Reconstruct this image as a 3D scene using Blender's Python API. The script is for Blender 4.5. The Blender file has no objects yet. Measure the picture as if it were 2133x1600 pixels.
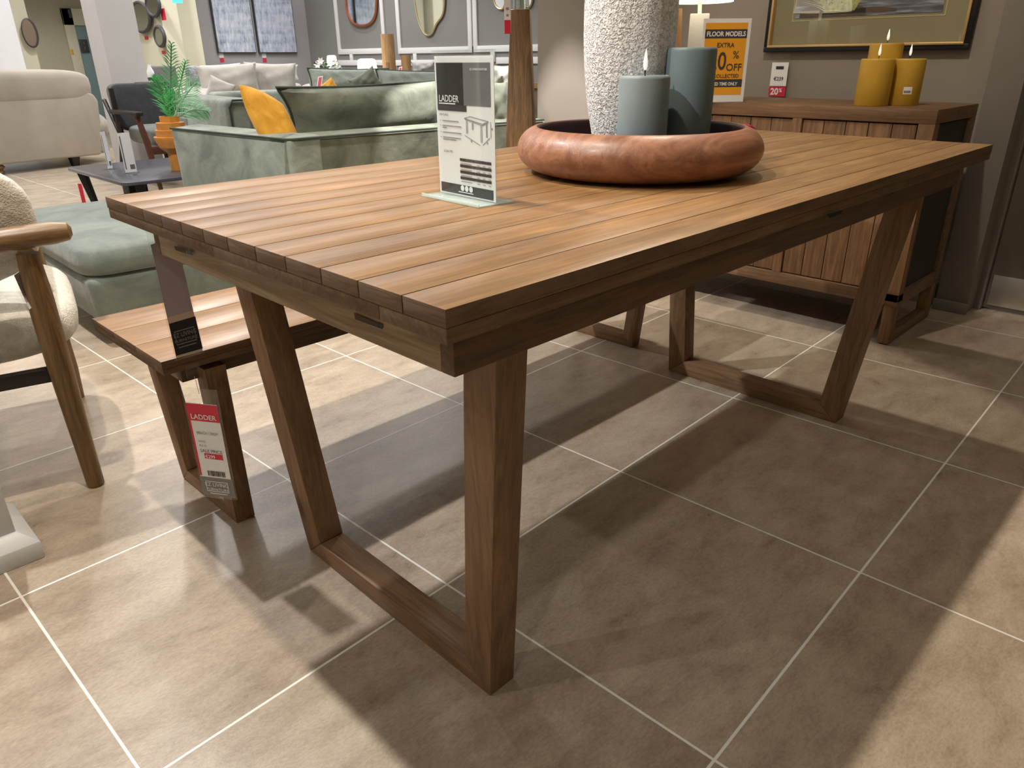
import bpy, bmesh, math, random
from mathutils import Vector, Matrix
R=random.Random(7)
sc=bpy.context.scene
col=sc.collection
V=Vector
PI=math.pi
# ------------------------------------------------------------------ camera
CAM=V((-0.4199,-0.5086,0.9846)); YAW,PITCH,ROLL,FPX=0.783,0.4186,-0.0102,1526.8551
fw=V((math.cos(YAW)*math.cos(PITCH),math.sin(YAW)*math.cos(PITCH),-math.sin(PITCH)))
rt=fw.cross(V((0,0,1))).normalized(); up=rt.cross(fw)
rt,up=rt*math.cos(ROLL)+up*math.sin(ROLL),-rt*math.sin(ROLL)+up*math.cos(ROLL)
cd=bpy.data.cameras.new('camera'); cam=bpy.data.objects.new('camera',cd); col.objects.link(cam)
cd.sensor_fit='HORIZONTAL'; cd.sensor_width=36; cd.lens=FPX/2133*36; cd.clip_start=.02; cd.clip_end=200
m=Matrix((rt,up,-fw)).transposed().to_4x4(); m.translation=CAM; cam.matrix_world=m; sc.camera=cam
# measured positions: intersections of sight lines with real planes
def ray(u,v): return rt*((u-1066.5)/FPX)-up*((v-800)/FPX)+fw
def PZ(u,v,z): d=ray(u,v); return CAM+d*((z-CAM.z)/d.z)
def PX(u,v,x): d=ray(u,v); return CAM+d*((x-CAM.x)/d.x)
def PY(u,v,y): d=ray(u,v); return CAM+d*((y-CAM.y)/d.y)
def PD(u,v,dist): d=ray(u,v); return CAM+d*(dist/math.hypot(d.x,d.y))
def PN(u,v,p,n): d=ray(u,v); return CAM+d*((p-CAM).dot(n)/d.dot(n))
# ------------------------------------------------------------------ helpers
def lin(c):
    r=[]
    for x in c:
        x/=255.
        r.append(x/12.92 if x<=.04045 else ((x+.055)/1.055)**2.4)
    return (r[0],r[1],r[2],1)
class MB:
    def __init__(s): s.v=[];s.f=[];s.t=[];s.sm=[]
    def add(s,vs,fs,tone=.5,sm=False):
        b=len(s.v); s.v+= [V(p) for p in vs]
        for f in fs: s.f.append([b+i for i in f]); s.t.append(tone); s.sm.append(sm)
        return s
    def hexa(s,p,tone=.5):   # 4 bottom ccw, 4 top
        return s.add(p,[(3,2,1,0),(4,5,6,7),(0,1,5,4),(1,2,6,5),(2,3,7,6),(3,0,4,7)],tone)
    def box(s,a,b,tone=.5):
        (x0,y0,z0),(x1,y1,z1)=a,b
        return s.hexa([(x0,y0,z0),(x1,y0,z0),(x1,y1,z0),(x0,y1,z0),(x0,y0,z1),(x1,y0,z1),(x1,y1,z1),(x0,y1,z1)],tone)
    def obox(s,o,ex,ey,ez,tone=.5): # o corner with edge vectors
        o,ex,ey,ez=V(o),V(ex),V(ey),V(ez)
        return s.hexa([o,o+ex,o+ex+ey,o+ey,o+ez,o+ex+ez,o+ex+ey+ez,o+ey+ez],tone)
    def cbox(s,c,ex,ey,ez,tone=.5):
        c,ex,ey,ez=V(c),V(ex),V(ey),V(ez); return s.obox(c-ex/2-ey/2-ez/2,ex,ey,ez,tone)
    def quad(s,a,b,c,d,tone=.5): return s.add([a,b,c,d],[(0,1,2,3)],tone)
    def lathe(s,prof,c=(0,0,0),seg=48,cap=True,tone=.5,mod=None):
        c=V(c);vs=[];fs=[];n=len(prof)
        for i in range(seg):
            a=2*PI*i/seg
            for r,z in prof:
                k=mod(a,z) if mod else 1
                vs.append(c+V((r*k*math.cos(a),r*k*math.sin(a),z)))
        for i in range(seg):
            j=(i+1)%seg
            for k in range(n-1): fs.append((i*n+k,j*n+k,j*n+k+1,i*n+k+1))
        if cap:
            if prof[0][0]>1e-5: fs.append([i*n for i in range(seg)][::-1])
            if prof[-1][0]>1e-5: fs.append([i*n+n-1 for i in range(seg)])
        return s.add(vs,fs,tone,True)
    def tube(s,pts,rad,seg=12,closed=False,tone=.5,sq=(1,1),capr=False):
        pts=[V(p) for p in pts];n=len(pts)
        if not hasattr(rad,'__len__'): rad=[rad]*n
        vs=[];fs=[];prev=None
        for i,p in enumerate(pts):
            if closed: t=pts[(i+1)%n]-pts[i-1]
            else: t=pts[min(i+1,n-1)]-pts[max(i-1,0)]
            t.normalize()
            if prev is None:
                a=t.orthogonal().normalized()
                if abs(t.z)<.9: a=t.cross(V((0,0,1))).normalized()
                else: a=t.cross(V((1,0,0))).normalized()
            else: a=(prev-t*prev.dot(t)).normalized()
            prev=a;b=t.cross(a)
            for k in range(seg):
                w=2*PI*k/seg; vs.append(p+(a*math.cos(w)*sq[0]+b*math.sin(w)*sq[1])*rad[i])
        m=n if closed else n-1
        for i in range(m):
            j=(i+1)%n
            for k in range(seg):
                l=(k+1)%seg; fs.append((i*seg+k,i*seg+l,j*seg+l,j*seg+k))
        if not closed: fs.append([k for k in range(seg)][::-1]); fs.append([(n-1)*seg+k for k in range(seg)])
        return s.add(vs,fs,tone,True)
    def pillow(s,c,ex,ey,w,h,t,n=14,pinch=.07,pw=.42,tone=.5,sag=0):
        ex,ey=V(ex).normalized(),V(ey).normalized(); ez=ex.cross(ey); c=V(c)
        vs=[];idx={};fs=[]
        def P(i,j,sgn):
            u=-1+2*i/n;v=-1+2*j/n
            u=math.sin(u*PI/2)*.5+u*.5; v=math.sin(v*PI/2)*.5+v*.5
            e=max(0,(1-u*u)*(1-v*v))
            th=t/2*(e**pw)
            wob=1+.10*math.sin(5*u+3*v+sgn)+.06*math.sin(9*v-4*u)
            x=u*w/2*(1-pinch*(1-v*v)); y=v*h/2*(1-pinch*(1-u*u))
            return c+ex*x+ey*(y-sag*(1-u*u)*max(0,v))+ez*(sgn*th*wob)
        for sgn in (1,-1):
            for i in range(n+1):
                for j in range(n+1):
                    ed=i in(0,n) or j in(0,n)
                    k=(i,j,0 if ed else sgn)
                    if k not in idx: idx[k]=len(vs); vs.append(P(i,j,sgn))
            for i in range(n):
                for j in range(n):
                    q=[]
                    for a,b in ((i,j),(i+1,j),(i+1,j+1),(i,j+1)):
                        ed=a in(0,n) or b in(0,n); q.append(idx[(a,b,0 if ed else sgn)])
                    fs.append(q if sgn>0 else q[::-1])
        s.add(vs,fs,tone,True)
        bd=[(i,0) for i in range(n)]+[(n,j) for j in range(n)]+[(i,n) for i in range(n,0,-1)]+[(0,j) for j in range(n,0,-1)]
        s.border=[vs[idx[(a,b,0)]] for a,b in bd]
        return s
    def build(s,name,mat,parent=None,bevel=0,seg=2,origin=None,sub=0,angle=40):
        base=V((0,0,0))
        if parent is not None:
            p=parent
            while p is not None: base+=p.location; p=p.parent
        org=V(origin) if origin is not None else V((0,0,0))
        me=bpy.data.meshes.new(name); bm=bmesh.new()
        lay=bm.faces.layers.float.new('tonef')
        vv=[bm.verts.new(p-base-org) for p in s.v]
        for f,t,q in zip(s.f,s.t,s.sm):
            try: fc=bm.faces.new([vv[i] for i in f])
            except ValueError: continue
            fc[lay]=t; fc.smooth=True
        bmesh.ops.recalc_face_normals(bm,faces=bm.faces)
        if bevel>0:
            ed=[e for e in bm.edges if len(e.link_faces)==2 and e.calc_face_angle(0)>math.radians(30)]
            bmesh.ops.bevel(bm,geom=ed,offset=bevel,segments=seg,affect='EDGES',profile=.5,clamp_overlap=True)
            for f in bm.faces: f.smooth=True
        bm.to_mesh(me); bm.free()
        at=me.attributes.get('tonef')
        vals=[d.value for d in at.data] if at else [.5]*len(me.polygons)
        me.set_sharp_from_angle(angle=math.radians(angle))
        me.materials.append(mat)
        o=bpy.data.objects.new(name,me); col.objects.link(o); o.location=org
        if parent is not None: o.parent=parent
        if sub:
            md=o.modifiers.new('s','SUBSURF'); md.levels=sub; md.render_levels=sub
        return o
def tag(o,label,cat,group=None):
    o['label']=label;o['category']=cat
    if group:o['group']=group
    return o
def thing(name,label,cat,loc=(0,0,0),group=None):
    o=bpy.data.objects.new(name,None); col.objects.link(o); o.location=V(loc); o.empty_display_size=.05
    return tag(o,label,cat,group)
def struct(name,mb,mat,bevel=0,parent=None):
    o=mb.build(name,mat,parent,bevel)
    if parent is None:o['kind']='structure'
    return o
def copy_tree(o,parent=None):
    c=o.copy(); col.objects.link(c); c.parent=parent
    for ch in [x for x in bpy.data.objects if x.parent==o]: copy_tree(ch,c)
    return c
def text(name,s,size,o,ex,ey,mat,parent,align='LEFT',wd=1.0,bold=0.0,space=1.0):
    o,ex,ey=V(o),V(ex).normalized(),V(ey).normalized(); n=ex.cross(ey)
    cu=bpy.data.curves.new('t','FONT'); cu.body=s; cu.size=1; cu.align_x=align; cu.offset=bold; cu.space_character=space; cu.resolution_u=3
    ob=bpy.data.objects.new('t',cu); col.objects.link(ob)
    dg=bpy.context.evaluated_depsgraph_get(); me=bpy.data.meshes.new_from_object(ob.evaluated_get(dg))
    b=MB(); b.add([o+ex*(p.co.x*size*wd)+ey*(p.co.y*size)+n*.0006 for p in me.vertices],[list(p.vertices) for p in me.polygons])
    bpy.data.objects.remove(ob); bpy.data.curves.remove(cu); bpy.data.meshes.remove(me)
    return b.build(name,mat,parent)
# ------------------------------------------------------------------ materials
def nm(name):
    m=bpy.data.materials.new(name); m.use_nodes=True; nt=m.node_tree; b=nt.nodes['Principled BSDF']; return m,nt,b
def N(nt,t,**k):
    n=nt.nodes.new(t)
    for a,v in k.items():
        if a in n.inputs: n.inputs[a].default_value=v
        else: setattr(n,a,v)
    return n
def ramp(nt,stops):
    r=nt.nodes.new('ShaderNodeValToRGB'); e=r.color_ramp.elements
    while len(e)<len(stops): e.new(.5)
    for k,(p,c) in enumerate(stops): e[k].position=p; e[k].color=c
    return r
def plain(name,c,rough=.6,metal=0,noise=0,scale=8,bump=0,bscale=60,emit=0,sheen=0,spec=.5,coat=0):
    m,nt,b=nm(name); c=lin(c) if len(c)==3 else c
    b.inputs['Base Color'].default_value=c; b.inputs['Roughness'].default_value=rough; b.inputs['Metallic'].default_value=metal
    b.inputs['Specular IOR Level'].default_value=spec; b.inputs['Sheen Weight'].default_value=sheen; b.inputs['Coat Weight'].default_value=coat
    if emit: b.inputs['Emission Color'].default_value=c; b.inputs['Emission Strength'].default_value=emit
    tc=N(nt,'ShaderNodeTexCoord')
    if noise:
        n=N(nt,'ShaderNodeTexNoise',Scale=scale,Detail=5.0); nt.links.new(tc.outputs['Object'],n.inputs['Vector'])
        r=ramp(nt,[(.3,tuple(x*(1-noise) for x in c[:3])+(1,)),(.7,tuple(min(1,x*(1+noise)) for x in c[:3])+(1,))])
        nt.links.new(n.outputs['Fac'],r.inputs['Fac']); nt.links.new(r.outputs['Color'],b.inputs['Base Color'])
    if bump:
        n=N(nt,'ShaderNodeTexNoise',Scale=bscale,Detail=4.0); nt.links.new(tc.outputs['Object'],n.inputs['Vector'])
        bp=N(nt,'ShaderNodeBump',Strength=bump,Distance=.01); nt.links.new(n.outputs['Fac'],bp.inputs['Height']); nt.links.new(bp.outputs['Normal'],b.inputs['Normal'])
    return m
def wood(name,dark,light,axis='X',rough=.45,scale=1.0,contrast=1.0,knots=True,bump=.15,coat=0):
    m,nt,b=nm(name); d,l=lin(dark),lin(light); L=nt.links
    tc=N(nt,'ShaderNodeTexCoord'); at=N(nt,'ShaderNodeAttribute'); at.attribute_name='tonef'
    # shift the grain per board
    mul=N(nt,'ShaderNodeVectorMath',operation='SCALE'); mul.inputs[0].default_value=(7.3,5.1,9.7); L.new(at.outputs['Fac'],mul.inputs['Scale'])
    add=N(nt,'ShaderNodeVectorMath',operation='ADD'); L.new(tc.outputs['Object'],add.inputs[0]); L.new(mul.outputs[0],add.inputs[1])
    st={'X':(.07,1,1),'Y':(1,.07,1),'Z':(1,1,.07)}[axis]
    mp=N(nt,'ShaderNodeMapping'); mp.inputs['Scale'].default_value=tuple(x*scale for x in st); L.new(add.outputs[0],mp.inputs['Vector'])
    n1=N(nt,'ShaderNodeTexNoise',Scale=44.0,Detail=8.0,Roughness=.7,Distortion=1.6); L.new(mp.outputs[0],n1.inputs['Vector'])
    mp2=N(nt,'ShaderNodeMapping'); mp2.inputs['Scale'].default_value=tuple(x*scale*(.35 if x<1 else 1) for x in st); L.new(add.outputs[0],mp2.inputs['Vector'])
    n2=N(nt,'ShaderNodeTexNoise',Scale=230.0,Detail=4.0,Roughness=.7); L.new(mp2.outputs[0],n2.inputs['Vector'])
    n3=N(nt,'ShaderNodeTexNoise',Scale=5.0,Detail=3.0); L.new(add.outputs[0],n3.inputs['Vector'])
    dk=tuple(x*.88 for x in d[:3])+(1,)
    rp=ramp(nt,[(.2,dk),(.40,d),(.62,l),(.85,tuple(min(1,x*1.12) for x in l[:3])+(1,))]); L.new(n1.outputs['Fac'],rp.inputs['Fac'])
    mx=N(nt,'ShaderNodeMix',data_type='RGBA',blend_type='MULTIPLY'); mx.inputs[0].default_value=.55*contrast
    r2=ramp(nt,[(.35,(.68,.66,.63,1)),(.55,(1,1,1,1))]); L.new(n2.outputs['Fac'],r2.inputs['Fac']); L.new(rp.outputs[0],mx.inputs[6]); L.new(r2.outputs[0],mx.inputs[7])
    mx2=N(nt,'ShaderNodeMix',data_type='RGBA',blend_type='MULTIPLY'); mx2.inputs[0].default_value=.6*contrast
    r3=ramp(nt,[(.3,(.72,.70,.68,1)),(.62,(1.05,1.04,1.02,1))]); L.new(n3.outputs['Fac'],r3.inputs['Fac']); L.new(mx.outputs[2],mx2.inputs[6]); L.new(r3.outputs[0],mx2.inputs[7])
    out=mx2.outputs[2]
    if knots:
        mp3=N(nt,'ShaderNodeMapping'); mp3.inputs['Scale'].default_value=tuple((2.4 if x<1 else 6.0) for x in st); L.new(add.outputs[0],mp3.inputs['Vector'])
        vo=N(nt,'ShaderNodeTexVoronoi',Scale=1.0); vo.inputs['Randomness'].default_value=1; L.new(mp3.outputs[0],vo.inputs['Vector'])
        rk=ramp(nt,[(.05,(.28,.2,.15,1)),(.075,(.7,.62,.55,1)),(.12,(1,1,1,1))]); L.new(vo.outputs['Distance'],rk.inputs['Fac'])
        mk=N(nt,'ShaderNodeMix',data_type='RGBA',blend_type='MULTIPLY'); mk.inputs[0].default_value=.8; L.new(out,mk.inputs[6]); L.new(rk.outputs[0],mk.inputs[7]); out=mk.outputs[2]
    hs=N(nt,'ShaderNodeHueSaturation'); mr=N(nt,'ShaderNodeMapRange'); mr.inputs['To Min'].default_value=.86; mr.inputs['To Max'].default_value=1.14; L.new(at.outputs['Fac'],mr.inputs['Value'])
    L.new(mr.outputs[0],hs.inputs['Value']); L.new(out,hs.inputs['Color']); L.new(hs.outputs[0],b.inputs['Base Color'])
    b.inputs['Roughness'].default_value=rough; b.inputs['Coat Weight'].default_value=coat; b.inputs['Coat Roughness'].default_value=.25
    bp=N(nt,'ShaderNodeBump',Strength=bump,Distance=.004); L.new(n1.outputs['Fac'],bp.inputs['Height']); L.new(bp.outputs[0],b.inputs['Normal'])
    return m
def glass(name,tint=(.93,.97,.96),refl=.12,rough=.02):
    m,nt,b=nm(name); nt.nodes.remove(b); o=nt.nodes['Material Output']
    tr=N(nt,'ShaderNodeBsdfTransparent'); tr.inputs[0].default_value=tint+(1,)
    gl=N(nt,'ShaderNodeBsdfGlossy'); gl.inputs['Roughness'].default_value=rough
    lw=N(nt,'ShaderNodeLayerWeight'); pw=N(nt,'ShaderNodeMath',operation='POWER'); pw.inputs[1].default_value=4.0; nt.links.new(lw.outputs['Facing'],pw.inputs[0])
    ad=N(nt,'ShaderNodeMath',operation='MULTIPLY_ADD',use_clamp=True); ad.inputs[1].default_value=.6; ad.inputs[2].default_value=refl; nt.links.new(pw.outputs[0],ad.inputs[0])
    mx=N(nt,'ShaderNodeMixShader'); nt.links.new(ad.outputs[0],mx.inputs[0]); nt.links.new(tr.outputs[0],mx.inputs[1]); nt.links.new(gl.outputs[0],mx.inputs[2]); nt.links.new(mx.outputs[0],o.inputs[0])
    return m
def fabric(name,c,c2,scale=5,rough=.85,bump=.25,bscale=400,sheen=.4,streak=False):
    m,nt,b=nm(name);L=nt.links
    tc=N(nt,'ShaderNodeTexCoord'); n=N(nt,'ShaderNodeTexNoise',Scale=float(scale),Detail=6.0,Roughness=.65,Distortion=.8); L.new(tc.outputs['Object'],n.inputs['Vector'])
    r=ramp(nt,[(.32,lin(c)),(.68,lin(c2))]); L.new(n.outputs['Fac'],r.inputs['Fac']); L.new(r.outputs[0],b.inputs['Base Color'])
    b.inputs['Roughness'].default_value=rough; b.inputs['Sheen Weight'].default_value=sheen; b.inputs['Sheen Roughness'].default_value=.4; b.inputs['Specular IOR Level'].default_value=.25
    n2=N(nt,'ShaderNodeTexNoise',Scale=float(bscale),Detail=2.0); L.new(tc.outputs['Object'],n2.inputs['Vector'])
    n3=N(nt,'ShaderNodeTexNoise',Scale=9.0,Detail=3.0); L.new(tc.outputs['Object'],n3.inputs['Vector'])
    ma=N(nt,'ShaderNodeMath',operation='MULTIPLY_ADD'); ma.inputs[1].default_value=.15; L.new(n2.outputs['Fac'],ma.inputs[0]); L.new(n3.outputs['Fac'],ma.inputs[2])
    bp=N(nt,'ShaderNodeBump',Strength=bump,Distance=.02); L.new(ma.outputs[0],bp.inputs['Height']); L.new(bp.outputs[0],b.inputs['Normal'])
    return m
M={}
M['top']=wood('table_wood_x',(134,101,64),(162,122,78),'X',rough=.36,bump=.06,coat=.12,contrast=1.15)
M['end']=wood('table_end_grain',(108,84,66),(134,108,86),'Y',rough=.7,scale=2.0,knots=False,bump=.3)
M['topd']=wood('table_wood_edge_y',(140,118,94),(172,148,120),'Y',rough=.6,scale=.8,bump=.4)  # short-side boards: paler copy, the light on that side put into the colour
M['edgex']=wood('table_wood_edge_x',(92,68,48),(120,92,66),'X',rough=.55,bump=.3)  # long-side faces: darker copy, the shade of that side put into the colour
M['leg']=wood('table_leg_wood',(124,94,68),(154,120,88),'Z',rough=.5,bump=.08)
M['legy']=wood('table_leg_wood_y',(124,94,68),(154,120,88),'Y',rough=.5,bump=.08)
M['sideb']=wood('sideboard_wood_y',(112,84,60),(138,106,78),'Y',rough=.5)
M['sidebz']=wood('sideboard_wood_z',(112,80,54),(144,108,74),'Z',rough=.55)
M['sidex']=wood('sideboard_wood_x',(112,86,64),(142,112,84),'X',rough=.5)
M['darkpanel']=plain('dark_side_panel',(52,47,42),.7,noise=.15)
M['bowl']=wood('bowl_wood',(132,86,62),(166,116,86),'X',rough=.42,scale=.45,contrast=.6,bump=.3,coat=.12,knots=False)
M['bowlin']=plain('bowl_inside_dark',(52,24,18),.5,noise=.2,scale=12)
M['oak']=wood('chair_oak',(98,74,44),(142,110,70),'Z',rough=.4,knots=False,bump=.1,scale=.9)
M['oakx']=wood('chair_oak_arm',(106,82,54),(144,114,78),'X',rough=.38,knots=False,bump=.1)
M['obel']=wood('obelisk_wood',(104,78,50),(142,108,70),'Z',rough=.6,knots=False)
M['pale']=wood('pale_wood',(178,136,92),(206,166,120),'Z',rough=.6,knots=False,contrast=.5)
M['black']=plain('black',(16,16,18),.45)
M['blackw']=plain('black_wood',(30,22,20),.4)
M['redwood']=plain('reddish_wood',(84,46,32),.4,noise=.2)
M['white']=plain('white_paint',(232,233,234),.5)
M['paper']=plain('white_paper',(240,240,242),.5)
M['ink']=plain('ink_dark',(52,50,56),.4)
M['inkd']=plain('ink_black',(30,28,34),.35)
M['grey']=plain('ink_grey',(112,111,114),.45)
M['lgrey']=plain('ink_light_grey',(150,148,150),.5)
M['red']=plain('tag_red',(214,44,70),.45)
M['footer']=plain('tag_footer_grey',(126,126,122),.4)
M['mauve']=plain('mauve_card',(176,166,176),.35)
M['orange']=plain('sign_orange',(243,170,44),.5)
M['charc']=plain('sign_charcoal',(66,66,68),.5)
M['acryl']=glass('clear_acrylic',(.97,.99,.985),.03)
M['plastic']=glass('clear_plastic',(.97,.97,.96),.05,.08)
M['pane']=glass('picture_glass',(.98,.98,.98),.07,.01)
m,nt,b=nm('whitened_acrylic'); o_=nt.nodes['Material Output']; tr=N(nt,'ShaderNodeBsdfTransparent'); tr.inputs[0].default_value=(.95,.99,.98,1); b.inputs['Base Color'].default_value=lin((226,238,234)); b.inputs['Roughness'].default_value=.15
mx=N(nt,'ShaderNodeMixShader'); mx.inputs[0].default_value=.42; nt.links.new(tr.outputs[0],mx.inputs[1]); nt.links.new(b.outputs[0],mx.inputs[2]); nt.links.new(mx.outputs[0],o_.inputs[0]); M['foot']=m  # clear acrylic with white mixed in to stand for bright reflections
M['glassg']=glass('green_glass',(.78,.9,.86),.12,.02)
M['candg']=plain('grey_wax',(132,143,145),.5,noise=.05,scale=25)
M['candg2']=plain('blue_grey_wax',(106,122,126),.5,noise=.06,scale=25)
M['candy']=plain('yellow_wax',(196,154,50),.5,noise=.08,scale=14)
M['flame']=plain('flame_white',(250,246,236),.5,emit=.55)
M['shade']=plain('lamp_shade_lit',(255,246,222),.8,emit=1.3)
M['velvet']=fabric('green_velvet',(108,116,106),(158,165,153),5,.75,.35)
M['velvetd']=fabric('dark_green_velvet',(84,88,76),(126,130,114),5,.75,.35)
M['ottom']=fabric('ottoman_velvet',(104,114,109),(132,142,136),6,.75,.5)
M['pipe']=plain('green_piping',(52,64,56),.7)
M['yell']=fabric('mustard_velvet',(196,134,34),(236,176,66),7,.7,.3)
M['boucle']=fabric('boucle',(196,192,180),(222,218,208),40,.95,1.0,260,.2)
M['cream']=fabric('cream_sofa',(160,151,139),(174,165,152),2,.9,.1)
M['lounge']=fabric('light_grey_sofa',(164,157,149),(190,184,176),4,.9,.25)
M['loungew']=fabric('pale_blue_white_cushion',(208,210,216),(228,230,234),4,.9,.2)
M['charf']=fabric('charcoal_fabric',(44,44,46),(58,58,60),12,.9,.2)
M['greyf']=fabric('grey_seat_fabric',(98,102,98),(120,124,118),12,.9,.2)
M['gold']=plain('gold_frame',(214,180,128),.35,metal=.6)
M['copper']=plain('copper_frame',(176,112,82),.35,metal=.7)
M['brass']=plain('brass_frame',(200,180,130),.3,metal=.7)
M['mirror']=plain('mirror_glass',(225,228,228),.04,metal=1)
M['steel']=plain('kick_plate',(190,184,176),.38,metal=.85)
M['tblk']=plain('coffee_table_top',(78,78,88),.22,spec=.6)
M['leaf']=plain('palm_green',(74,168,92),.55,noise=.35,scale=18)
M['leaf2']=plain('palm_pale',(140,196,150),.55,noise=.25,scale=18)
M['yvase']=plain('ochre_ceramic',(206,138,62),.4,noise=.12,scale=20)
M['pot']=plain('grey_green_pot',(150,158,144),.7)
M['petal']=plain('white_petal',(238,234,222),.6)
M['skirt']=plain('white_skirting',(226,228,232),.35)
# vase: ridged white plaster
m,nt,b=nm('ridged_white_plaster'); L=nt.links
tc=N(nt,'ShaderNodeTexCoord'); n=N(nt,'ShaderNodeTexNoise',Scale=170.0,Detail=2.0,Roughness=.5,Distortion=1.0); L.new(tc.outputs['Object'],n.inputs['Vector'])
r=ramp(nt,[(.38,(0,0,0,1)),(.6,(1,1,1,1))]); L.new(n.outputs['Fac'],r.inputs['Fac'])
r2=ramp(nt,[(.36,lin((186,184,181))),(.48,lin((236,235,234)))]); L.new(n.outputs['Fac'],r2.inputs['Fac']); L.new(r2.outputs[0],b.inputs['Base Color'])
bp=N(nt,'ShaderNodeBump',Strength=.8,Distance=.004); L.new(r.outputs[0],bp.inputs['Height']); L.new(bp.outputs[0],b.inputs['Normal']); b.inputs['Roughness'].default_value=.75
M['vase']=m
# walls
def wallmat(name,c): return plain(name,c,.8,noise=.03,scale=3)
M['wtaupe']=wallmat('wall_taupe',(150,140,130)); M['wgrey']=wallmat('wall_grey',(128,121,114)); M['wlil']=wallmat('wall_lilac_grey',(160,158,160))
M['wcream']=wallmat('wall_cream',(214,210,186)); M['wolive']=wallmat('wall_olive',(186,182,158)); M['wwhite']=wallmat('wall_white',(228,228,230)); M['wpil']=wallmat('pillar_grey',(192,188,186))
M['ceil']=wallmat('ceiling_white',(220,220,218)); M['doorb']=plain('door_brown_grey',(98,87,78),.55); M['doorblue']=plain('door_blue_green',(120,146,150),.6)
# floor tiles
m,nt,b=nm('stone_tile_floor'); L=nt.links
ANG=1.5968-PI/2; TS=.6069
tc=N(nt,'ShaderNodeTexCoord'); mp=N(nt,'ShaderNodeMapping',vector_type='TEXTURE')
mp.inputs['Location'].default_value=(2.1423,1.0939,0); mp.inputs['Rotation'].default_value=(0,0,ANG); mp.inputs['Scale'].default_value=(TS,TS,TS)
L.new(tc.outputs['Object'],mp.inputs['Vector']); sx=N(nt,'ShaderNodeSeparateXYZ'); L.new(mp.outputs[0],sx.inputs[0])
ds=[]
for a in ('X','Y'):
    f=N(nt,'ShaderNodeMath',operation='FRACT'); L.new(sx.outputs[a],f.inputs[0])
    s=N(nt,'ShaderNodeMath',operation='SUBTRACT'); s.inputs[1].default_value=.5; L.new(f.outputs[0],s.inputs[0])
    q=N(nt,'ShaderNodeMath',operation='ABSOLUTE'); L.new(s.outputs[0],q.inputs[0]); ds.append(q)
mxm=N(nt,'ShaderNodeMath',operation='MAXIMUM'); L.new(ds[0].outputs[0],mxm.inputs[0]); L.new(ds[1].outputs[0],mxm.inputs[1])
gr=N(nt,'ShaderNodeMapRange'); gr.inputs['From Min'].default_value=.5-.0048; gr.inputs['From Max'].default_value=.5-.0030; L.new(mxm.outputs[0],gr.inputs['Value'])
fl=N(nt,'ShaderNodeVectorMath',operation='FLOOR'); L.new(mp.outputs[0],fl.inputs[0]); wn=N(nt,'ShaderNodeTexWhiteNoise',noise_dimensions='3D'); L.new(fl.outputs[0],wn.inputs['Vector'])
off=N(nt,'ShaderNodeVectorMath',operation='MULTIPLY_ADD'); off.inputs[1].default_value=(9,9,9); L.new(wn.outputs['Color'],off.inputs[0]); L.new(tc.outputs['Object'],off.inputs[2])
st=N(nt,'ShaderNodeMapping'); st.inputs['Scale'].default_value=(1,2.0,1); st.inputs['Rotation'].default_value=(0,0,.25); L.new(off.outputs[0],st.inputs['Vector'])
n1=N(nt,'ShaderNodeTexNoise',Scale=7.0,Detail=11.0,Roughness=.74,Distortion=.25); L.new(st.outputs[0],n1.inputs['Vector'])
n2=N(nt,'ShaderNodeTexNoise',Scale=110.0,Detail=5.0,Roughness=.7); L.new(st.outputs[0],n2.inputs['Vector'])
rc=ramp(nt,[(.3,lin((152,134,116))),(.5,lin((178,162,143))),(.7,lin((196,182,162)))]); L.new(n1.outputs['Fac'],rc.inputs['Fac'])
r2=ramp(nt,[(.35,(.80,.78,.76,1)),(.6,(1.05,1.04,1.03,1))]); L.new(n2.outputs['Fac'],r2.inputs['Fac'])
mm=N(nt,'ShaderNodeMix',data_type='RGBA',blend_type='MULTIPLY'); mm.inputs[0].default_value=.8; L.new(rc.outputs[0],mm.inputs[6]); L.new(r2.outputs[0],mm.inputs[7])
hs=N(nt,'ShaderNodeHueSaturation'); mr=N(nt,'ShaderNodeMapRange'); mr.inputs['To Min'].default_value=.93; mr.inputs['To Max'].default_value=1.05; L.new(wn.outputs['Value'],mr.inputs['Value']); L.new(mr.outputs[0],hs.inputs['Value']); L.new(mm.outputs[2],hs.inputs['Color'])
mg=N(nt,'ShaderNodeMix',data_type='RGBA'); L.new(gr.outputs[0],mg.inputs[0]); L.new(hs.outputs[0],mg.inputs[6]); mg.inputs[7].default_value=lin((244,241,234)); L.new(mg.outputs[2],b.inputs['Base Color'])
rr=N(nt,'ShaderNodeMapRange'); rr.inputs['To Min'].default_value=.20; rr.inputs['To Max'].default_value=.42; L.new(n1.outputs['Fac'],rr.inputs['Value']); L.new(rr.outputs[0],b.inputs['Roughness'])
sb=N(nt,'ShaderNodeMath',operation='MULTIPLY_ADD'); sb.inputs[1].default_value=.35; L.new(n2.outputs['Fac'],sb.inputs[0]); L.new(n1.outputs['Fac'],sb.inputs[2])
s2=N(nt,'ShaderNodeMath',operation='SUBTRACT'); L.new(sb.outputs[0],s2.inputs[0]); L.new(gr.outputs[0],s2.inputs[1])
bp=N(nt,'ShaderNodeBump',Strength=.22,Distance=.004); L.new(s2.outputs[0],bp.inputs['Height']); L.new(bp.outputs[0],b.inputs['Normal'])
M['floor']=m
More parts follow.
